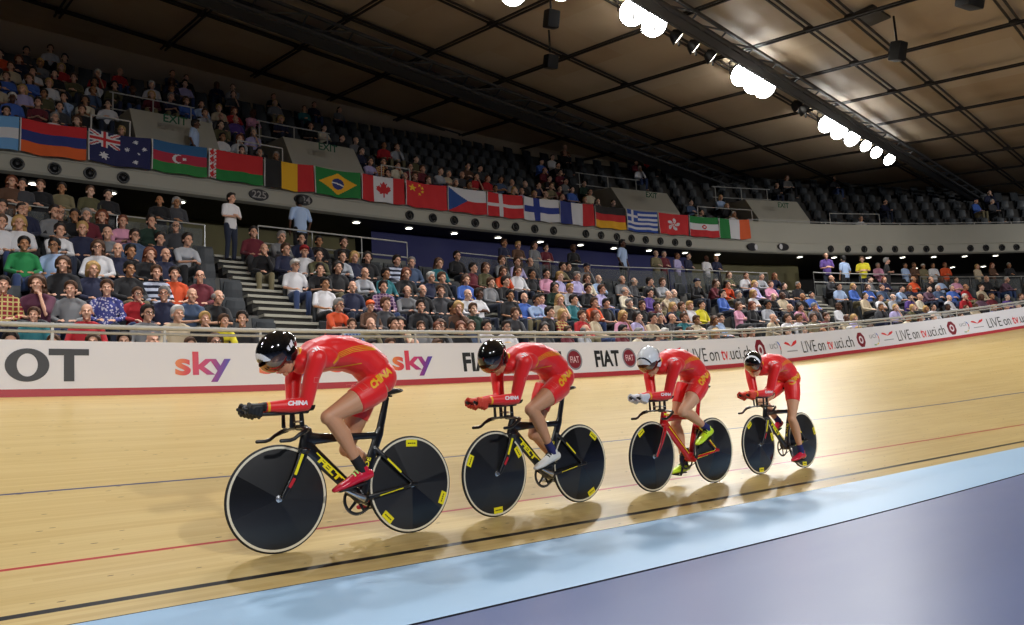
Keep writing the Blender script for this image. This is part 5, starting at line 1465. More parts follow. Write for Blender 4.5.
# ---- who sits where: (x, y) of the head in the photograph, snapped to a row
HAND = [  # x, y, hair, hair colour, top, long sleeves, pose, extra
 (2, 213, 'short', 'dark', 'white', 0, 'sit_lap'), (1.5, 225, 'short', 'brown', 'white', 1, 'sit_lap'), (21.6, 206, 'short', 'dark', 'navy', 1, 'sit_lap'), (24, 214, 'fringe', 'blonde', 'navy', 1, 'sit_lap'), (54.7, 208, 'short', 'dark', 'grey', 1, 'sit_lap'),
 (74.6, 210, 'short', 'black', 'black', 1, 'sit_chin'), (60, 219.7, 'fringe', 'grey', 'black', 1, 'sit_lap'), (86, 221, 'short', 'grey', 'maroon', 1, 'sit_lap'), (101.5, 211, 'long', 'auburn', 'black', 1, 'sit_lap'), (107, 227, 'bald', 'grey', 'grey', 1, 'sit_lean'),
 (121, 211, 'short', 'auburn', 'pink', 1, 'sit_lean'), (18.7, 227.6, 'long', 'blonde', 'white', 0, 'sit_lap'), (57, 228, 'short', 'dark', 'white', 1, 'sit_lean'), (81.8, 230, 'short', 'blonde', 'navy', 1, 'sit_lap'), (117, 243, 'bald', 'grey', 'navy', 1, 'sit_lap'),
 (53, 246, 'short', 'black', 'light blue', 1, 'sit_lap', 's'), (24, 247, 'short', 'black', 'green', 1, 'sit_lap'), (97, 250, 'long', 'brown', 'white', 1, 'sit_lap'), (131, 250, 'short', 'black', 'black', 1, 'sit_lap'),
 (62, 268, 'long', 'brown', 'black', 0, 'sit_lap'), (93, 266, 'bob', 'blonde', 'navy', 1, 'sit_lap'), (38, 288, 'long', 'brown', 'plum', 0, 'sit_chin'), (69.5, 288, 'short', 'brown', 'grey', 1, 'sit_lap'), (106, 288, 'short', 'brown', 'floral', 1, 'sit_lap'),
 (33, 313, 'short', 'brown', 'teal', 0, 'sit_lap', 'k'), (86, 314, 'bald', 'grey', 'red', 1, 'sit_lap'), (92, 335, 'long', 'brown', 'black', 1, 'sit_lap', 'k'), (123, 335, 'short', 'dark', 'black', 1, 'sit_lap'), (3, 289, 'short', 'dark', 'red checked', 1, 'sit_lap'),
 (150, 216, 'short', 'dark', 'dark green', 1, 'sit_chin'), (175, 220, 'fringe', 'grey', 'dark grey', 1, 'sit_lap', 's'), (160, 231, 'short', 'dark', 'navy', 1, 'sit_lap'), (135, 231, 'short', 'dark', 'slate blue', 1, 'sit_lap', 's'), (183, 236, 'short', 'dark', 'light grey', 0, 'sit_lean'),
 (165.8, 252, 'bald', 'grey', 'navy', 1, 'sit_lap'), (148, 252, 'long', 'auburn', 'black', 1, 'sit_chin'), (174, 268, 'short', 'dark', 'orange', 0, 'sit_lap'), (156, 270, 'short', 'brown', 'striped', 1, 'sit_lap'), (199, 268, 'bald', 'grey', 'maroon', 1, 'sit_lap', 's'),
 (188, 289, 'bald', 'brown', 'slate blue', 0, 'sit_lean'), (213, 289, 'fringe', 'grey', 'black', 0, 'sit_lean'), (130, 270, 'short', 'black', 'black', 1, 'sit_lap'), (136, 289, 'short', 'brown', 'red', 1, 'sit_chin', 'k'), (163, 289, 'short', 'grey', 'navy', 1, 'sit_lap', 's'),
 (219, 312, 'short', 'brown', 'yellow', 0, 'sit_lean', 'k'), (148, 312, 'short', 'dark', 'grey', 1, 'sit_lap', 's'), (178, 308, 'short', 'white', 'beige', 1, 'sit_lap'), (203, 313, 'short', 'blonde', 'black', 1, 'sit_chin', 'k'), (241, 312, 'short', 'dark', 'black', 0, 'sit_lap'),
 (153, 335, 'bald', 'brown', 'black', 1, 'sit_lap'), (190, 335, 'short', 'brown', 'white', 1, 'sit_lap', 'k'), (10, 335, 'short', 'dark', 'red checked', 1, 'sit_lean'), (52, 335, 'short', 'brown', 'purple', 1, 'sit_lap', 'k'), (215, 335, 'bob', 'brown', 'navy', 1, 'sit_lap'),
 (253, 233, 'short', 'dark', 'maroon', 1, 'sit_lap'), (277.7, 235, 'short', 'grey', 'grey', 1, 'sit_lean'), (301, 238, 'short', 'dark', 'navy', 1, 'sit_lap'), (318.5, 239.7, 'short', 'black', 'black', 1, 'sit_lap'), (340.8, 243, 'short', 'dark', 'black', 1, 'sit_lean'),
 (263, 247, 'bald', 'brown', 'black', 1, 'sit_chin'), (286, 255, 'short', 'brown', 'navy', 1, 'sit_lap'), (315.6, 252, 'short', 'dark', 'olive', 1, 'sit_lean'), (338.6, 254, 'short', 'dark', 'light grey', 1, 'sit_lean'), (354.5, 258, 'bob', 'blonde', 'navy', 1, 'sit_lap'), (367, 262, 'long', 'dark', 'black', 1, 'sit_lap'),
 (304, 258, 'cap', 'red', 'white', 1, 'sit_lap'), (318, 270, 'short', 'dark', 'black', 0, 'sit_lean'), (295, 272, 'cap', 'white', 'white', 0, 'sit_lap'), (338, 274, 'bob', 'dark', 'black', 0, 'sit_lap'), (360, 277, 'bald', 'grey', 'light grey', 1, 'sit_lean'), (352, 285, 'bald', 'brown', 'navy', 1, 'sit_lap'),
 (325, 285, 'short', 'black', 'white', 0, 'sit_lap'), (333, 302, 'short', 'grey', 'orange', 0, 'sit_lean', 's'), (351, 315, 'short', 'brown', 'blue checked', 0, 'sit_lap', 'k'), (368, 318, 'bald', 'brown', 'khaki', 1, 'sit_chin'), (370, 295, 'cap', 'orange', 'brown', 1, 'sit_lap', 'k'),
 (386, 266, 'short', 'black', 'teal', 1, 'sit_lap'), (397, 255, 'short', 'dark', 'striped', 1, 'sit_lap'), (411, 260, 'short', 'grey', 'slate blue', 1, 'sit_lap'), (406, 273, 'long', 'auburn', 'black', 1, 'sit_lap'), (431, 271, 'short', 'white', 'navy', 1, 'sit_lap', 's'), (457, 258, 'short', 'dark', 'black', 1, 'sit_lap'),
 (473.5, 263, 'short', 'dark', 'maroon', 1, 'sit_lap'), (486, 266, 'bob', 'brown', 'olive', 1, 'sit_lap'), (383, 281, 'short', 'dark', 'purple checked', 1, 'sit_lap'), (442, 284, 'short', 'brown', 'black', 1, 'sit_lap'), (386, 300, 'short', 'brown', 'dark grey', 1, 'sit_lap'), (404, 295, 'fringe', 'brown', 'grey', 1, 'sit_lean'),
 (420, 298, 'short', 'dark', 'black', 1, 'sit_lap'), (440, 299, 'short', 'brown', 'dark grey', 1, 'sit_lap'), (453, 300, 'short', 'black', 'black', 0, 'sit_lap'), (398, 315, 'bob', 'dark', 'beige', 0, 'sit_chin'), (387, 318, 'short', 'dark', 'black', 1, 'sit_lean'), (420, 316, 'short', 'brown', 'grey', 1, 'sit_lap', 'k'),
 (437, 317, 'bob', 'auburn', 'black', 1, 'sit_lap', 'k'), (456, 316, 'bob', 'blonde', 'brown', 1, 'sit_chin'), (460, 333, 'long', 'auburn', 'black', 1, 'sit_lap'), (440, 333, 'long', 'brown', 'grey', 1, 'sit_lap'), (470, 318, 'bob', 'brown', 'slate blue', 1, 'sit_lap'), (486.7, 334, 'short', 'dark', 'white', 0, 'sit_lap'),
 (390, 335, 'short', 'brown', 'dark grey', 1, 'sit_lap'), (415, 335, 'fringe', 'brown', 'khaki', 1, 'sit_lap'), (365, 335, 'short', 'dark', 'black', 1, 'sit_lean'),
 (502, 259, 'short', 'brown', 'grey', 1, 'sit_lap'), (517, 258, 'short', 'brown', 'lavender', 1, 'sit_lap'), (530, 261, 'fringe', 'brown', 'dark grey', 1, 'sit_lap'), (503, 270, 'long', 'brown', 'orange', 0, 'sit_lap'), (518, 269, 'long', 'brown', 'white', 1, 'sit_lap'), (532, 271, 'short', 'black', 'black', 1, 'sit_lap'),
 (557, 262, 'short', 'dark', 'khaki', 0, 'sit_lean'), (568, 263, 'short', 'dark', 'black', 1, 'sit_lap'), (577, 275, 'short', 'grey', 'lavender', 1, 'sit_lap'), (587, 273, 'bob', 'brown', 'cream', 1, 'sit_lap'), (506, 282, 'short', 'dark', 'black', 1, 'sit_lap'), (491, 280, 'short', 'brown', 'grey', 1, 'sit_lap'),
 (552, 285, 'bob', 'dark', 'dark green', 1, 'sit_chin'), (570, 287, 'short', 'blonde', 'light grey', 1, 'sit_lap'), (510, 296, 'short', 'black', 'black', 0, 'sit_lap'), (524, 292, 'bald', 'brown', 'blue', 1, 'sit_lap'), (541, 301, 'short', 'dark', 'lavender', 1, 'sit_lap'), (557, 298, 'long', 'blonde', 'beige', 0, 'sit_chin'),
 (588, 289, 'short', 'dark', 'black', 1, 'sit_lap'), (602, 289, 'short', 'brown', 'lavender', 1, 'sit_lap', 's'), (531, 304, 'short', 'black', 'light blue', 1, 'sit_lean'), (574, 304, 'short', 'dark', 'teal', 1, 'sit_lap'), (606, 304, 'short', 'dark', 'black', 0, 'sit_lap'), (550, 318, 'short', 'dark', 'black', 1, 'sit_lap'),
 (563, 318, 'bob', 'blonde', 'red checked', 1, 'sit_lap'), (582, 318, 'short', 'brown', 'red', 1, 'sit_lap'), (596, 318, 'long', 'auburn', 'beige', 1, 'sit_lap'), (586, 334, 'fringe', 'grey', 'light grey', 1, 'sit_lap'), (506, 334, 'short', 'dark', 'white', 1, 'sit_lap'), (568, 334, 'short', 'brown', 'maroon', 1, 'sit_lap', 'k'),
]
PAL = ['black'] * 12 + ['navy'] * 8 + ['dark grey'] * 6 + ['grey'] * 5 + ['light grey'] * 4 + ['white'] * 9 + ['light blue'] * 4 + ['blue'] * 3 + ['red'] * 3 + ['maroon'] * 3 + ['orange'] + ['olive'] * 2 + ['beige'] * 4 + ['pink'] * 3 + ['lavender'] * 4 + ['purple'] * 2 + ['teal', 'slate blue', 'slate blue', 'brown', 'brown', 'cream', 'cream', 'khaki', 'dark green', 'red checked', 'blue checked', 'striped']
HAIRP = [('short', 'dark')] * 6 + [('short', 'brown')] * 6 + [('short', 'black')] * 3 + [('short', 'grey')] * 3 + [('short', 'white')] + [('short', 'blonde')] * 2 + [('fringe', 'grey')] * 2 + [('fringe', 'brown')] + [('bald', 'brown')] * 3 + [('long', 'brown')] * 3 + [('long', 'blonde')] * 2 + [('long', 'auburn')] * 2 + [('long', 'dark')] * 2 + [('bob', 'brown')] * 2 + [('bob', 'blonde')] * 2 + [('bob', 'dark')] + [('cap', 'navy')]
SKP_ = ['fair'] * 10 + ['pale'] * 6 + ['olive'] * 3 + ['deep']
def headz(k): return lambda s: row_z(k, s) + 1.19
def in_aisle(s): return any(a - .22 < s < b + .22 for a, b in AISLES)
PEOPLE = []; TAKEN = {}
def add(tier, k, s, top=None, hair=None, long=None, pose=None, skin=None, specs=False, kid=False, hand=False):
    r = rng
    hk, hcol = hair if hair else r.choice(HAIRP)
    p = dict(tier=tier, k=k, s=s, top=top or r.choice(PAL), hair=hk, hc=hcol, long=(r.random() < .7) if long is None else bool(long), pose=pose or r.choice(['sit_lap', 'sit_lap', 'sit_fold', 'sit_lean', 'sit_chin', 'sit_lap']),
             skin=skin or r.choice(SKP_), specs=specs or (r.random() < .05), legs=r.choice(['dark denim', 'denim', 'black', 'navy', 'dark grey', 'khaki', 'dark denim', 'black']), hand=hand, kid=kid)
    p['sc'] = (.86 if kid else 1.0) * (.97 + .06 * r.random())
    if tier == 'low': d, z = row_d(k, s), row_z(k, s)
    elif tier == 'up': d, z = urow_d(k, s), urow_z(k, s)
    else: d, z = row_d(6, s) + .85, row_z(NR, s)
    if kid: z += .12
    p['loc'] = P(s, d, z + .002); p['rz'] = yaw(s) + (r.random() - .5) * .5 + (-.15 if s < -10 else 0)
    PEOPLE.append(p); TAKEN.setdefault((tier, k), []).append(s)
    return p
for h in HAND:
    x, y, hk, hcol, top, lg, pose = h[:7]; ex = h[7] if len(h) > 7 else ''
    best = None
    for k in range(0, 7):
        s = s_at(x, lambda q: row_d(k, q) + .05, headz(k)); yy = px(P(s, row_d(k, s) + .05, headz(k)(s)))[1]
        if best is None or abs(yy - y) < best[0]: best = (abs(yy - y), k, s)
    add('low', best[1], best[2], top, (hk, hcol), lg, pose, 'fair' if hcol != 'black' else 'olive', 's' in ex, 'k' in ex, True)
OVR = [(662, 273, 'white'), (880, 293, 'white'), (931, 285, 'lavender'), (939, 295, 'magenta'), (737, 300, 'pink'), (700, 300, 'yellow'), (642, 330, 'cream'), (857, 284, 'blue'), (617, 314, 'pink'), (760, 330, 'blue'), (800, 330, 'light blue'), (990, 303, 'blue'), (1004, 303, 'blue'), (966, 292, 'red'), (948, 285, 'purple'), (952, 297, 'white'), (1018, 288, 'red'), (858, 297, 'white'), (628, 298, 'lavender'), (672, 298, 'maroon')]
def override(x, y):
    for a, b, c in OVR:
        if abs(a - x) < 5 and abs(b - y) < 5: return c
    return None
def vis_low(s, d, z):
    hx, hy, _ = px(P(s, d, z)); 
    if not (-14 < hx < 1040): return None
    sb = s_at(hx, board_d, lambda q: board_z(q) + BH)
    if px(P(sb, board_d(sb) + LEAN(sb) * BH, board_z(sb) + BH))[1] < hy - 4: return None
    return hx, hy
s_hand_end = s_at(610, lambda q: row_d(3, q), headz(3))
for k in range(0, 7):
    s = -21.5 + .27 * (k % 2)
    while s < 15.5:
        d = row_d(k, s); z = headz(k)(s); v = vis_low(s, d, z); occ = .93
        if v and not in_aisle(s):
            handzone = v[0] < 612
            near = min([abs(s - q) for q in TAKEN.get(('low', k), [])] or [9])
            if near > .46 and (not handzone or (rng.random() < .0 if v[0] < 250 else rng.random() < .55)) and rng.random() < (.60 if k == 6 else .95):
                if not (250 <= v[0] < 330 and v[1] > 262):
                    add('low', k, s + (rng.random() - .5) * .06, override(*v))
        s += .52
# behind the balustrade
for x, hk, hcol, top, pose in [(13.7, 'long', 'auburn', 'brown', 'stand_fold'), (24.5, 'short', 'dark', 'dark grey', 'stand_fold'), (43, 'short', 'brown', 'black', 'stand_fold'), (64.5, 'short', 'dark', 'khaki', 'stand_fold'), (93, 'short', 'brown', 'olive', 'stand_fold'), (111, 'short', 'dark', 'black', 'stand_fold'),
                               (163, 'bald', 'brown', 'black', 'stand_fold'), (180, 'long', 'grey', 'dark grey', 'stand_fold'), (509, 'short', 'brown', 'navy', 'stand_fold'), (523, 'short', 'blonde', 'brown', 'stand_fold'), (539.5, 'long', 'dark', 'grey', 'stand_fold'), (551, 'short', 'dark', 'maroon', 'stand_fold'), (578.5, 'short', 'brown', 'black', 'stand_fold'),
                               (661, 'fringe', 'brown', 'khaki', 'stand_fold'), (669, 'short', 'grey', 'maroon', 'stand_fold'), (682, 'bob', 'brown', 'lavender', 'stand_fold'), (693, 'short', 'dark', 'navy', 'stand_fold'), (711, 'bald', 'brown', 'white', 'stand_fold'), (721, 'short', 'blonde', 'navy', 'stand_fold'),
                               (882, 'short', 'grey', 'pink', 'stand_fold'), (909, 'short', 'dark', 'light blue', 'stand_fold'), (918, 'short', 'brown', 'brown', 'stand_fold'), (927, 'cap', 'white', 'khaki', 'stand_fold'), (937, 'bob', 'dark', 'white', 'stand_fold'), (949, 'short', 'auburn', 'orange', 'stand_fold'), (981, 'bob', 'blonde', 'beige', 'stand_fold'), (996, 'long', 'auburn', 'brown', 'stand_fold'), (1013, 'short', 'grey', 'black', 'stand_fold')]:
    s = s_at(x, lambda q: row_d(6, q) + .85, lambda q: row_z(NR, q) + 1.5)
    p = add('conc', 8, s, top, (hk, hcol), 1, pose, None); p['sc'] = .88 + .05 * rng.random(); p['legs'] = 'black'
    p['loc'] = P(s, row_d(6, s) + .75 + (.35 if 250 > x or x > 500 else 0), row_z(NR, s) + .002)
# upper tier
VOM = [(-15.45, -13.25), (-11.1, -8.75), (1.2, 2.9), (5.35, 7.0)]
def in_vom(s, k): return any(a - .3 < s < b + .3 for a, b in VOM) and k < 4
for k in range(0, NU):
    s = -21 + .27 * (k % 2)
    while s < 17:
        hx, hy, _ = px(P(s, urow_d(k, s), urow_z(k, s) + 1.19))
        if -10 < hx < 1036 and not in_vom(s, k):
            if hx < 135: pr = .88 if k < 5 else (.45 if k == 5 else .18)
            elif hx < 330: pr = .85 if k < 5 else .35
            elif hx < 420: pr = .8 if k < 2 else (.5 if k < 4 else .04)
            elif hx < 540: pr = .92 if k < 2 else (.35 if k == 2 else .03)
            elif hx < 650: pr = .9 if k < 4 else .35
            elif hx < 745: pr = .5 if k < 2 else .1
            else: pr = .28 if k == 0 else .05
            if rng.random() < pr: add('up', k, s + (rng.random() - .5) * .08)
            else: TAKEN.setdefault(('free', k), []).append(s)
        s += .52
# named standing figures
def stand_named(x, d_off, zoff, top, hair, pose, label, face=0.0, sc=1.0, legs='dark denim', skin='fair', long=0):
    s = s_at(x, lambda q: row_d(6, q) + d_off, lambda q: row_z(NR, q) + 1.2)
    p = add('conc', 8, s, top, hair, long, pose, skin); p.update(sc=sc, legs=legs, label=label); p['loc'] = P(s, row_d(6, s) + d_off, row_z(NR, s) + zoff + .002); p['rz'] = yaw(s) + face; p['hand'] = True
stand_named(231, .10, .0, 'white', ('short', 'dark'), 'stand_fold', 'standing spectator in white t-shirt and jeans at the head of the wide stairs', .3, .88, skin='fair')
stand_named(300, .75, .15, 'light blue', ('short', 'black'), 'stand_side', 'steward in pale blue shirt seen from behind, below the 224 plaque', PI, 1.0, 'black', 'deep')
stand_named(623, .80, .1, 'light blue', ('short', 'black'), 'stand_side', 'steward in pale blue shirt and dark tie standing before the blue wall', .2, 1.0, 'black', 'deep')
stand_named(827, .8, .1, 'purple', ('fringe', 'brown'), 'stand_fold', 'standing spectator in purple shirt behind the steel balustrade on the right', -.5, 1.0)
stand_named(844.5, .8, .0, 'light blue', ('short', 'black'), 'stand_side', 'standing figure in pale blue shirt seen from behind, right of the purple shirt', PI, 1.0, 'black')
stand_named(863, .8, .0, 'yellow', ('short', 'brown'), 'stand_fold', 'standing spectator in yellow top behind the steel balustrade on the right', -.8, 1.0)
stand_named(887, .5, -.1, 'black', ('short', 'grey'), 'stand_fold', 'grey-haired figure in black standing at the top of the right aisle', .8, 1.0, 'black')
stand_named(195, .5, .0, 'light blue', ('short', 'black'), 'stand_side', 'steward in pale blue shirt standing on the upper tier above the crescent flag', .9, .95, 'black', 'deep')
_p = PEOPLE[-1]; _s = s_at(195, lambda q: FD(q) + .62, lambda q: 8.9); _p['loc'] = P(_s, FD(_s) + .62, 7.66); _p['s'] = _s
# ---- sort by size in the picture; the 300 largest are objects, the rest one crowd
for p in PEOPLE: p['depth'] = px(p['loc'])[2]; p['px'] = px(p['loc'] + V3(0, 0, 1.2))
PEOPLE.sort(key=lambda p: (not p['hand'], p['depth']))
ROWN = ['front row', 'second row', 'third row', 'fourth row', 'fifth row', 'sixth row', 'seventh row', 'eighth row']
HD = {('short', 'dark'): 'dark-haired', ('short', 'brown'): 'brown-haired', ('short', 'black'): 'black-haired', ('short', 'grey'): 'grey-haired', ('short', 'white'): 'white-haired', ('short', 'blonde'): 'fair-haired', ('fringe', 'grey'): 'balding grey', ('fringe', 'brown'): 'balding brown', ('fringe', 'blonde'): 'balding fair'}
def hair_word(p):
    if p['hair'] == 'bald': return 'bald'
    if p['hair'] == 'long': return 'long-haired ' + p['hc']
    if p['hair'] == 'bob': return 'bob-haired ' + p['hc']
    if p['hair'] == 'cap': return p['hc'] + '-capped'
    return HD.get((p['hair'], p['hc']), p['hc'] + '-haired')
def place_word(p):
    x = p['px'][0]
    if x > 770:
        for lim, w in ((815, 'left of the standing purple shirt'), (845, 'below the standing purple shirt'), (880, 'below the standing yellow shirt'), (915, 'right of the right aisle'), (950, 'below the middle nozzles on the right'), (985, 'below the last nozzles on the right'), (2000, 'by the right edge')):
            if x < lim: return w
    fx = [((a + b) / 2, FLAG_NOUN[i]) for i, (a, b, _, _) in enumerate(FLAGS)]
    return 'below the ' + min(fx, key=lambda t: abs(t[0] - x))[1]
def base_label(p):
    row = ROWN[p['k']] if p['tier'] == 'low' else ('behind the balustrade' if p['tier'] == 'conc' else 'upper tier ' + ROWN[p['k']])
    kid = 'child' if p['kid'] else 'spectator'
    if p['tier'] == 'up': place = place_word(p).replace('below', 'above')
    else: place = place_word(p)
    return '%s %s in %s, %s %s' % (hair_word(p), kid, p['top'], row, place)
IND = PEOPLE[:300]; REST = PEOPLE[300:]
GROUPL = {'low': 'spectators seated in the lower tier', 'up': 'spectators seated in the upper tier', 'conc': 'people standing behind the lower tier'}
cnt = {}
for p in IND:
    p['near'] = p['depth'] < 24
    if 'label' not in p: p['label'] = base_label(p)
    cnt.setdefault(p['label'], []).append(p)
for l, ps in cnt.items():
    if len(ps) > 1:
        for q in ps:
            oth = [o for o in IND if o is not q and o['tier'] == q['tier'] and o['k'] == q['k']]
            n = min(oth, key=lambda o: abs(o['s'] - q['s'])) if oth else None
            legs = q['legs'] + ' trousers'
            q['label'] = l.replace(' in ' + q['top'], ' in %s %s' % (q['top'], {'sit_lap': 'hands on lap', 'sit_fold': 'arms folded', 'sit_chin': 'hand on chin', 'sit_lean': 'leaning forward'}.get(q['pose'], 'standing')), 1)
cnt = {}
for p in IND: cnt.setdefault(p['label'], []).append(p)
for l, ps in cnt.items():
    if len(ps) > 1:
        for q, w in zip(sorted(ps, key=lambda o: o['px'][0]), ['left one', 'right one', 'third one'] if len(ps) == 2 else ['leftmost', 'middle one', 'rightmost', 'last one']):
            q['label'] = w + ', ' + l.replace(' spectator', '', 1)
for p in IND:
    o = person(p)
    lb = p['label']
    for w_ in ('checked', 'striped', 'floral'): lb = lb.replace(w_ + ',', w_ + ' shirt,')
    for a_, b_ in ((' the ', ' '), (' spectator ', ' '), (' hands on lap', ' hands down'), (' shirt,', ',')):
        if len(lb.split()) > 16: lb = lb.replace(a_, b_)
    if len(lb.split()) > 16: print('LONG', lb)
    tag(o, ' '.join(lb.split()[:16]), 'person', GROUPL[p['tier']])
# the remaining far and dim spectators
def merged(name, items, m):
    """items: (mesh verts array, polys list, matrix, colour) joined into one mesh with a colour attribute"""
    V, F, CL = [], [], []; n0 = 0
    for va, fa, M, c in items:
        A = np.array(M); v = va @ A[:3, :3].T + A[:3, 3]; V.append(v); F += [tuple(i + n0 for i in f) for f in fa]; CL += [c] * len(va); n0 += len(va)
    V = np.vstack(V); me = bpy.data.meshes.new(name); me.from_pydata(V.tolist(), [], F); me.update()
    at = me.color_attributes.new('Col', 'FLOAT_COLOR', 'POINT'); at.data.foreach_set('color', np.array(CL, dtype=np.float32).ravel())
    me.materials.append(m); me.polygons.foreach_set('use_smooth', [True] * len(me.polygons))
    o = bpy.data.objects.new(name, me); COL.objects.link(o); return o
ATTM = mat('crowd_clothing_and_skin', (120, 120, 120), .8); _t = NT(ATTM); _a = _t.n('VertexColor', layer_name='Col'); _t.l(_a.outputs[0], _t.b.inputs['Base Color'])
_dc = {}
def low_mesh(me, ratio):
    if me.name in _dc: return _dc[me.name]
    bm = bmesh.new(); bm.from_mesh(me); m2 = evaluated(bm, [('DECIMATE', dict(ratio=ratio))])
    va = np.array([v.co[:] for v in m2.vertices]); fa = [tuple(p.vertices) for p in m2.polygons]
    _dc[me.name] = (va, fa); return _dc[me.name]
CCOL = {}
def ccol(name):
    b = cloth(name).node_tree.nodes['Principled BSDF'].inputs['Base Color']
    if b.is_linked: return rgb(110, 80, 96)
    return tuple(b.default_value)
SKC = {'fair': rgb(222, 170, 142), 'pale': rgb(232, 188, 162), 'olive': rgb(180, 128, 92), 'deep': rgb(96, 62, 44)}
items = []
for p in REST:
    M = Matrix.Translation(p['loc']) @ Matrix.Rotation(p['rz'], 4, 'Z') @ Matrix.Scale(p['sc'], 4); S_ = SP[p['pose']]; H_ = M @ Matrix.Translation(S_['g']['head'])
    items.append((*low_mesh(S_['body'], .16), M, SKC[p['skin']])); items.append((*low_mesh(S_['top_long' if p['long'] else 'top_short'], .18), M, ccol(p['top'])))
    items.append((*low_mesh(S_['trousers'], .15), M, ccol(p['legs'])))
    if p['hair'] != 'bald': items.append((*low_mesh(HAIRS[p['hair']], .25), H_, rgb(*HC_[p['hc']])))
if items: tag(merged('crowd', items, ATTM), 'distant spectators filling the far rows of both tiers', 'crowd', None, 'stuff')
# ------------------------------------------------------------ seats
def seat_bm(tipped=True, seg=4):
    bm = bmesh.new()
    def panel(pts, w0, w1, th, fwd):
        rings = []
        for (y, z), w in zip(pts, [w0 + (w1 - w0) * i / (len(pts) - 1) for i in range(len(pts))]):
            ring = []
            for i in range(seg + 1): x = -w + 2 * w * i / seg; ring.append(V3(x, y - fwd[0] * (x / w) ** 2 * .03, z - fwd[1] * (x / w) ** 2 * .03))
            for i in range(seg, -1, -1): x = -w + 2 * w * i / seg; ring.append(V3(x, y + th - fwd[0] * (x / w) ** 2 * .03, z - fwd[1] * (x / w) ** 2 * .03))
            rings.append(ring)
        loft(bm, rings)
    panel([(.17, .40), (.195, .50), (.215, .66), (.235, .80), (.24, .825)], .20, .205, .035, (1, 0))
    if tipped: panel([(.12, .44), (.10, .60), (.095, .74)], .20, .17, .04, (1, 0))
    box(bm, (0, .20, .22), (.06, .05, .44)); box(bm, (0, .17, .40), (.40, .06, .05))
    bmesh.ops.recalc_face_normals(bm, faces=bm.faces); return bm
SEATM = mat('charcoal_seat_plastic', (52, 56, 60), .5); bmt = seat_bm(); SEAT_ME = bpy.data.meshes.new('seat'); bmt.to_mesh(SEAT_ME); bmt.free(); SEAT_ME.materials.append(SEATM)
bmt = seat_bm(False, 2); SEAT_B = bpy.data.meshes.new('seat_b'); bmt.to_mesh(SEAT_B); bmt.free()
seats = []
for k in range(0, 7):
    occ = TAKEN.get(('low', k), [])
    for s in occ: seats.append(('low', k, s, False))
    s = -21.5 + .27 * (k % 2)
    while s < 15.5:
        if not in_aisle(s) and min([abs(s - q) for q in occ] or [9]) > .44: seats.append(('low', k, s, True))
        s += .52
for k in range(NU):
    for s in TAKEN.get(('free', k), []): seats.append(('up', k, s, True))
    for s in TAKEN.get(('up', k), []): seats.append(('up', k, s, False))
sl = []
for t, k, s, em in seats:
    loc = P(s, row_d(k, s), row_z(k, s)) if t == 'low' else P(s, urow_d(k, s), urow_z(k, s))
    q = px(loc + V3(0, 0, .6))
    vis = -6 < q[0] < 1030 and -8 < q[1] and (t == 'up' or vis_low(s, row_d(k, s), row_z(k, s) + .85) is not None)
    sl.append(((not vis) * 2 + (not em), q[2], t, k, s, loc, q))
sl.sort(key=lambda a: a[:2])
seen_lab = {}
for em, dep, t, k, s, loc, q in sl[:300]:
    o = bpy.data.objects.new('stadium_seat', SEAT_ME); COL.objects.link(o); o.location = loc; o.rotation_euler = (0, 0, yaw(s))
    pw = place_word(dict(px=q)); 
    if t == 'up': pw = pw.replace('below', 'above')
    word = 'empty' if em % 2 == 0 else 'occupied'
    lab = 'empty dark seats, %s%s %s' % ('upper tier ' if t == 'up' else 'lower tier ', ROWN[k], pw)
    grp = '%s seats, %s %s %s' % (word, t, ROWN[k], pw)
    tag(o, lab.replace('empty dark seats', word + ' charcoal tip-up seat'), 'seat', grp)
itm = []
sbv = np.array([v.co[:] for v in SEAT_B.vertices]); sbf = [tuple(p.vertices) for p in SEAT_B.polygons]
for em, dep, t, k, s, loc, q in sl[300:]:
    itm.append((sbv, sbf, Matrix.Translation(loc) @ Matrix.Rotation(yaw(s), 4, 'Z'), rgb(52, 56, 60)))
if itm: tag(merged('stadium_seating', itm, ATTM), 'remaining charcoal seats under and between the spectators', 'seating', None, 'stuff')
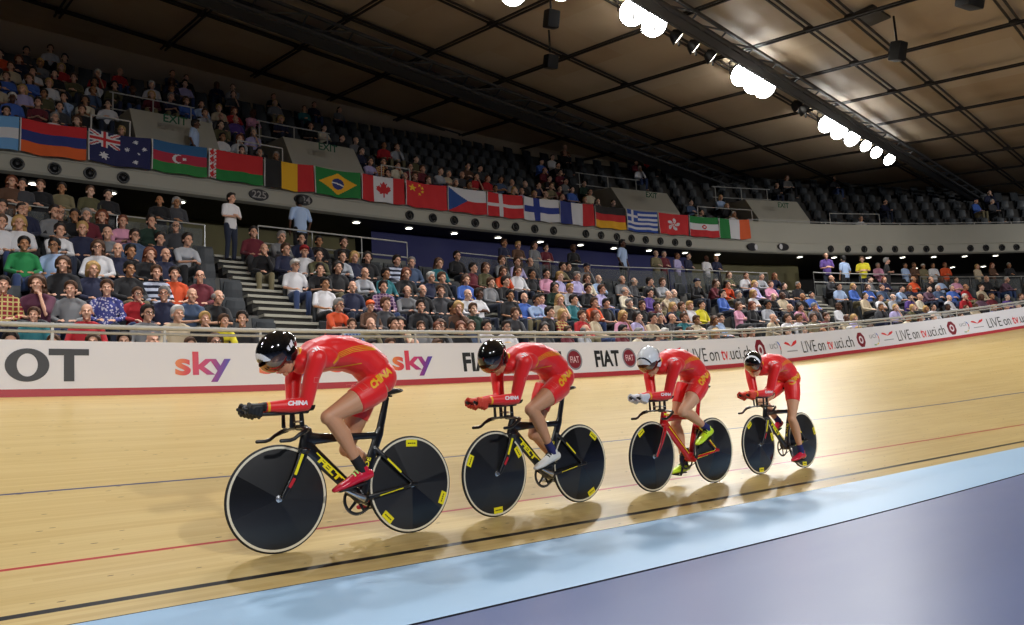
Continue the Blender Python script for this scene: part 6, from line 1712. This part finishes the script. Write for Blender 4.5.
# ------------------------------------------------------------ upper tier openings, rails
EXG = mat('green_exit_lettering', (26, 84, 58), .7)
for i, (a, b) in enumerate(VOM):
    V, F = [], []; m_ = (a + b) / 2
    for s in (a, b):
        f = FD(s)
        V += [P(s, f + 1.05, 7.66), P(s, f + 1.05, 8.75), P(s, f + 1.7, 9.75), P(s, f + 3.4, 9.95), P(s, f + 3.4, 7.66)]
    F = [(0, 1, 2, 3, 4), (9, 8, 7, 6, 5), (1, 0, 5, 6)] + [(j + 1, j, j + 5, j + 6) for j in (1, 2)] + [(4, 3, 8, 9)]
    # inner faces give the side walls a thickness: the opening faces the track
    o = raw('wall_vomitory_%d' % (i + 1), V, F, CONC); o['kind'] = 'structure'
    V2, F2, w, y0, y1 = text_geo('EXIT', .02); k = .62 / w
    bm = bmesh.new(); R_ = Matrix.Rotation(yaw(m_), 3, 'Z')
    cpos = P(m_ - .2, FD(m_) + 1.0, 9.15)
    raw_o = raw('exit_sign', [R_ @ V3(x * k - .31, -.30 - 0, z * k) for x, z in V2], F2, EXG); raw_o.location = cpos
    tag(raw_o, 'green exit lettering on the concrete opening above the ' + near_flag(m_) if i < 3 else 'green exit lettering on the concrete opening right of the last flag', 'sign', 'exit signs on the upper tier')
    rd = lambda s: FD(s) + 3.5; rz_ = lambda s: 9.9
    rail_run('guard_rail', 'thin metal guard rail above the upper opening over the ' + (near_flag(m_) if i < 3 else 'bare balcony'), a - .1, b + .1, [(.45, .02), (.95, .022)], [a, m_, b], rd, rz_, .95, cat='guard rail', group='guard rails of the upper tier')
for a, b, w in ((-12.9, -11.6, 'yellow diamond flag'), (-8.4, -7.4, 'maple leaf flag'), (-16.6, -15.7, 'navy starred flag'), (3.2, 4.9, 'green white orange flag'), (7.4, 9.0, 'bare right balcony')):
    rd = lambda s: FD(s) + .6; rz_ = lambda s: 8.0
    rail_run('guard_rail', 'short metal guard rail on the balcony edge above the ' + w, a, b, [(.5, .018), (.95, .02)], [a, b], rd, rz_, .95, cat='guard rail', group='guard rails of the upper tier')
rail_run('parapet_rail', 'thin rail along the top of the bare right balcony', 4.5, 20, [(.10, .018)], [4.6 + 1.2 * i for i in range(13)], lambda s: FD(s) + .18, lambda s: FZ1, .1, cat='handrail')
